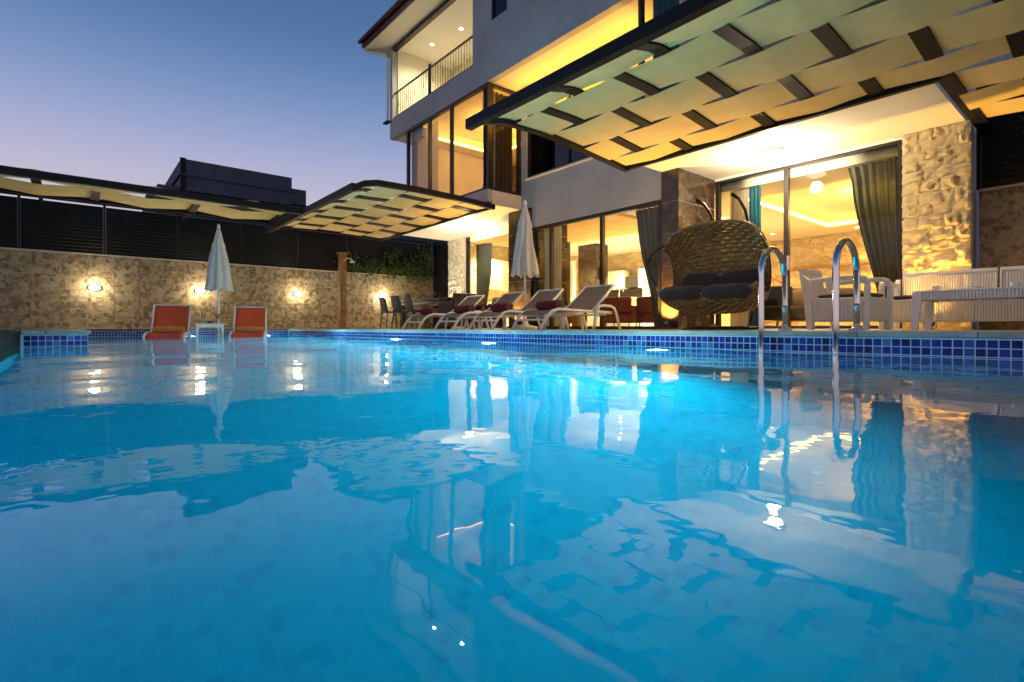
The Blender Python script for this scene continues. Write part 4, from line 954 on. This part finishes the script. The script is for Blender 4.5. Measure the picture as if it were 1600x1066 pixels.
for i in range(5):
    if i != 3: MB().box(-1.6+i*.62,-1.0+i*.62,0,.34,1.46,2.15).build('wall_unit', 'inner_white', t_, bevel=.006)
MB().box(.28,.84,.02,.3,1.5,1.9).build('oven', 'counter_dark', t_)
t_ = thing('kitchen_island', 'white kitchen island with a curved tap behind the middle window', 'kitchen island', (-10.2, 12.4, .012))
MB().box(-.9,.9,-.35,.35,0,.86).build('cabinet', 'inner_white', t_); MB().box(-.95,.95,-.4,.4,.861,.90).build('worktop', 'inner_white', t_)
MB().tube([(.3,0,.9),(.3,0,1.12),(.36,0,1.2),(.44,0,1.18),(.46,0,1.10)], .014, 8).build('tap', 'chrome', t_, smooth=True)
t_ = thing('television', 'dark flat television on the white wall beside the inner marble column', 'television', (-11.95, 11.9, 1.2)); MB().box(-.3,.3,0,.05,0,.55).build('screen', 'counter_dark', t_); MB().tube([(0,.05,.27),(0,.2,.27)], .03, 8).build('mount', 'dark_steel', t_)
t_ = thing('white_partition', 'white partition wall behind the inner marble column', 'partition', (-12.0, 12.0, .012)); MB().box(-.35,.5,.1,.22,0,2.1).build('panel', 'inner_white', t_); MB().box(-.35,.5,.09,.23,2.1,2.14).build('cap', 'inner_white', t_)
t_ = thing('potted_plant', 'potted plant with long yellow-green leaves behind the loungers', 'plant', (-8.4, 9.0, .012)); rr = random.Random(5)
MB().lathe([(0,0),(.13,0),(.17,.32),(.15,.32),(.14,.05),(0,.05)], 16, cap=False).build('pot', 'oak', t_, smooth=True)
for i in range(34):
    q = rr.uniform(0, 6.28); l = rr.uniform(.3,.55); w_ = rr.uniform(.02,.035); dx_, dy_ = math.cos(q), math.sin(q); b_ = MB()
    def lf(u, v): r_ = l*v; return (dx_*r_*.8-dy_*w_*(u-.5)*2*math.sin(math.pi*min(1,v*.9+.08)), dy_*r_*.8+dx_*w_*(u-.5)*2*math.sin(math.pi*min(1,v*.9+.08)), .32+.75*l*1.6*(v-.55*v*v*rr_c))
    rr_c = rr.uniform(.7,1.5); b_.grid(lf, 2, 8).build('leaf', 'leaf_gold' if i % 3 else 'leaf', t_, smooth=True)
t_ = thing('kitchen_dresser', 'cream dresser with open niches behind the left sliding window', 'cabinet', (-13.62, 11.6, .012), R(90))
MB().box(-1.1,.5,0,.4,0,.9).build('base', 'cabinet_cream', t_, bevel=.008); MB().box(-1.1,.5,.15,.4,1.3,2.3).build('wall_unit', 'cabinet_cream', t_, bevel=.008); MB().box(-.5,0,.12,.149,1.4,1.9).build('niche', 'stripe_cushion', t_)
t_ = thing('living_sofa', 'olive chaise sofa inside behind the right sliding window', 'sofa', (-3.6, 10.6, .012), R(0))
MB().box(-.95,.95,-.4,.4,.15,.42).build('seat', 'sofa_olive', t_, bevel=.06)
MB().add([(-.9,.1,.42),(.95,.1,.42),(.95,.4,.42),(-.9,.4,.42),(-.85,.2,.80),(.3,.2,.74),(.3,.4,.74),(-.85,.4,.80)], [(0,3,2,1),(4,5,6,7),(0,1,5,4),(1,2,6,5),(2,3,7,6),(3,0,4,7)]).build('backrest', 'sofa_olive', t_, bevel=.06)
cushion(.2,.08,.18,(-.55,.1,.58)).build('cushion', 'stripe_cushion', t_, smooth=True)
for i in (-1,1):
    for j in (-1,1): MB().tube([(i*.85,j*.3,0),(i*.82,j*.28,.16)], .02, 6).build('leg', 'oak', t_)
t_ = thing('black_armchair', 'black armchair inside behind the hanging wicker chair', 'armchair', (-4.5, 10.1, .012), R(15))
MB().box(-.36,.36,-.36,.34,.16,.42).build('seat', 'black_fabric', t_, bevel=.05); MB().box(-.36,.36,.22,.38,.42,.82).build('backrest', 'black_fabric', t_, bevel=.05)
for i in (-1,1):
    for j in (-1,1): MB().tube([(i*.34,j*.3,0),(i*.28,j*.26,.17)], .018, 6).build('leg', 'black_fabric', t_)
t_ = thing('staircase', 'wooden staircase with slim balusters in the living room', 'staircase', (-6.9, 14.2, .012))
for i in range(12): MB().box(i*.0-.5,.5,.0+i*.0,.9,i*.17,i*.17+.05).build('step', 'oak', t_).location = (.9-i*.27, 0, 0)
MB().bar((1.3,-.02,.95),(-1.7,-.02,2.85),.05,.05).build('handrail', 'oak', t_)
for i in range(12): MB().tube([(1.2-i*.25,-.02,.08+i*.158),(1.2-i*.25,-.02,1.0+i*.158)], .012, 6).build('baluster', 'oak', t_)
t_ = thing('wall_screen', 'dark flat screen on the stone wall of the living room', 'television', (-3.0, 15.9, 1.0)); MB().box(-.55,.55,0,.05,-.1,.62).build('screen', 'counter_dark', t_); MB().box(-.58,.58,.02,.09,-.13,.65).build('casing', 'dark_steel', t_)
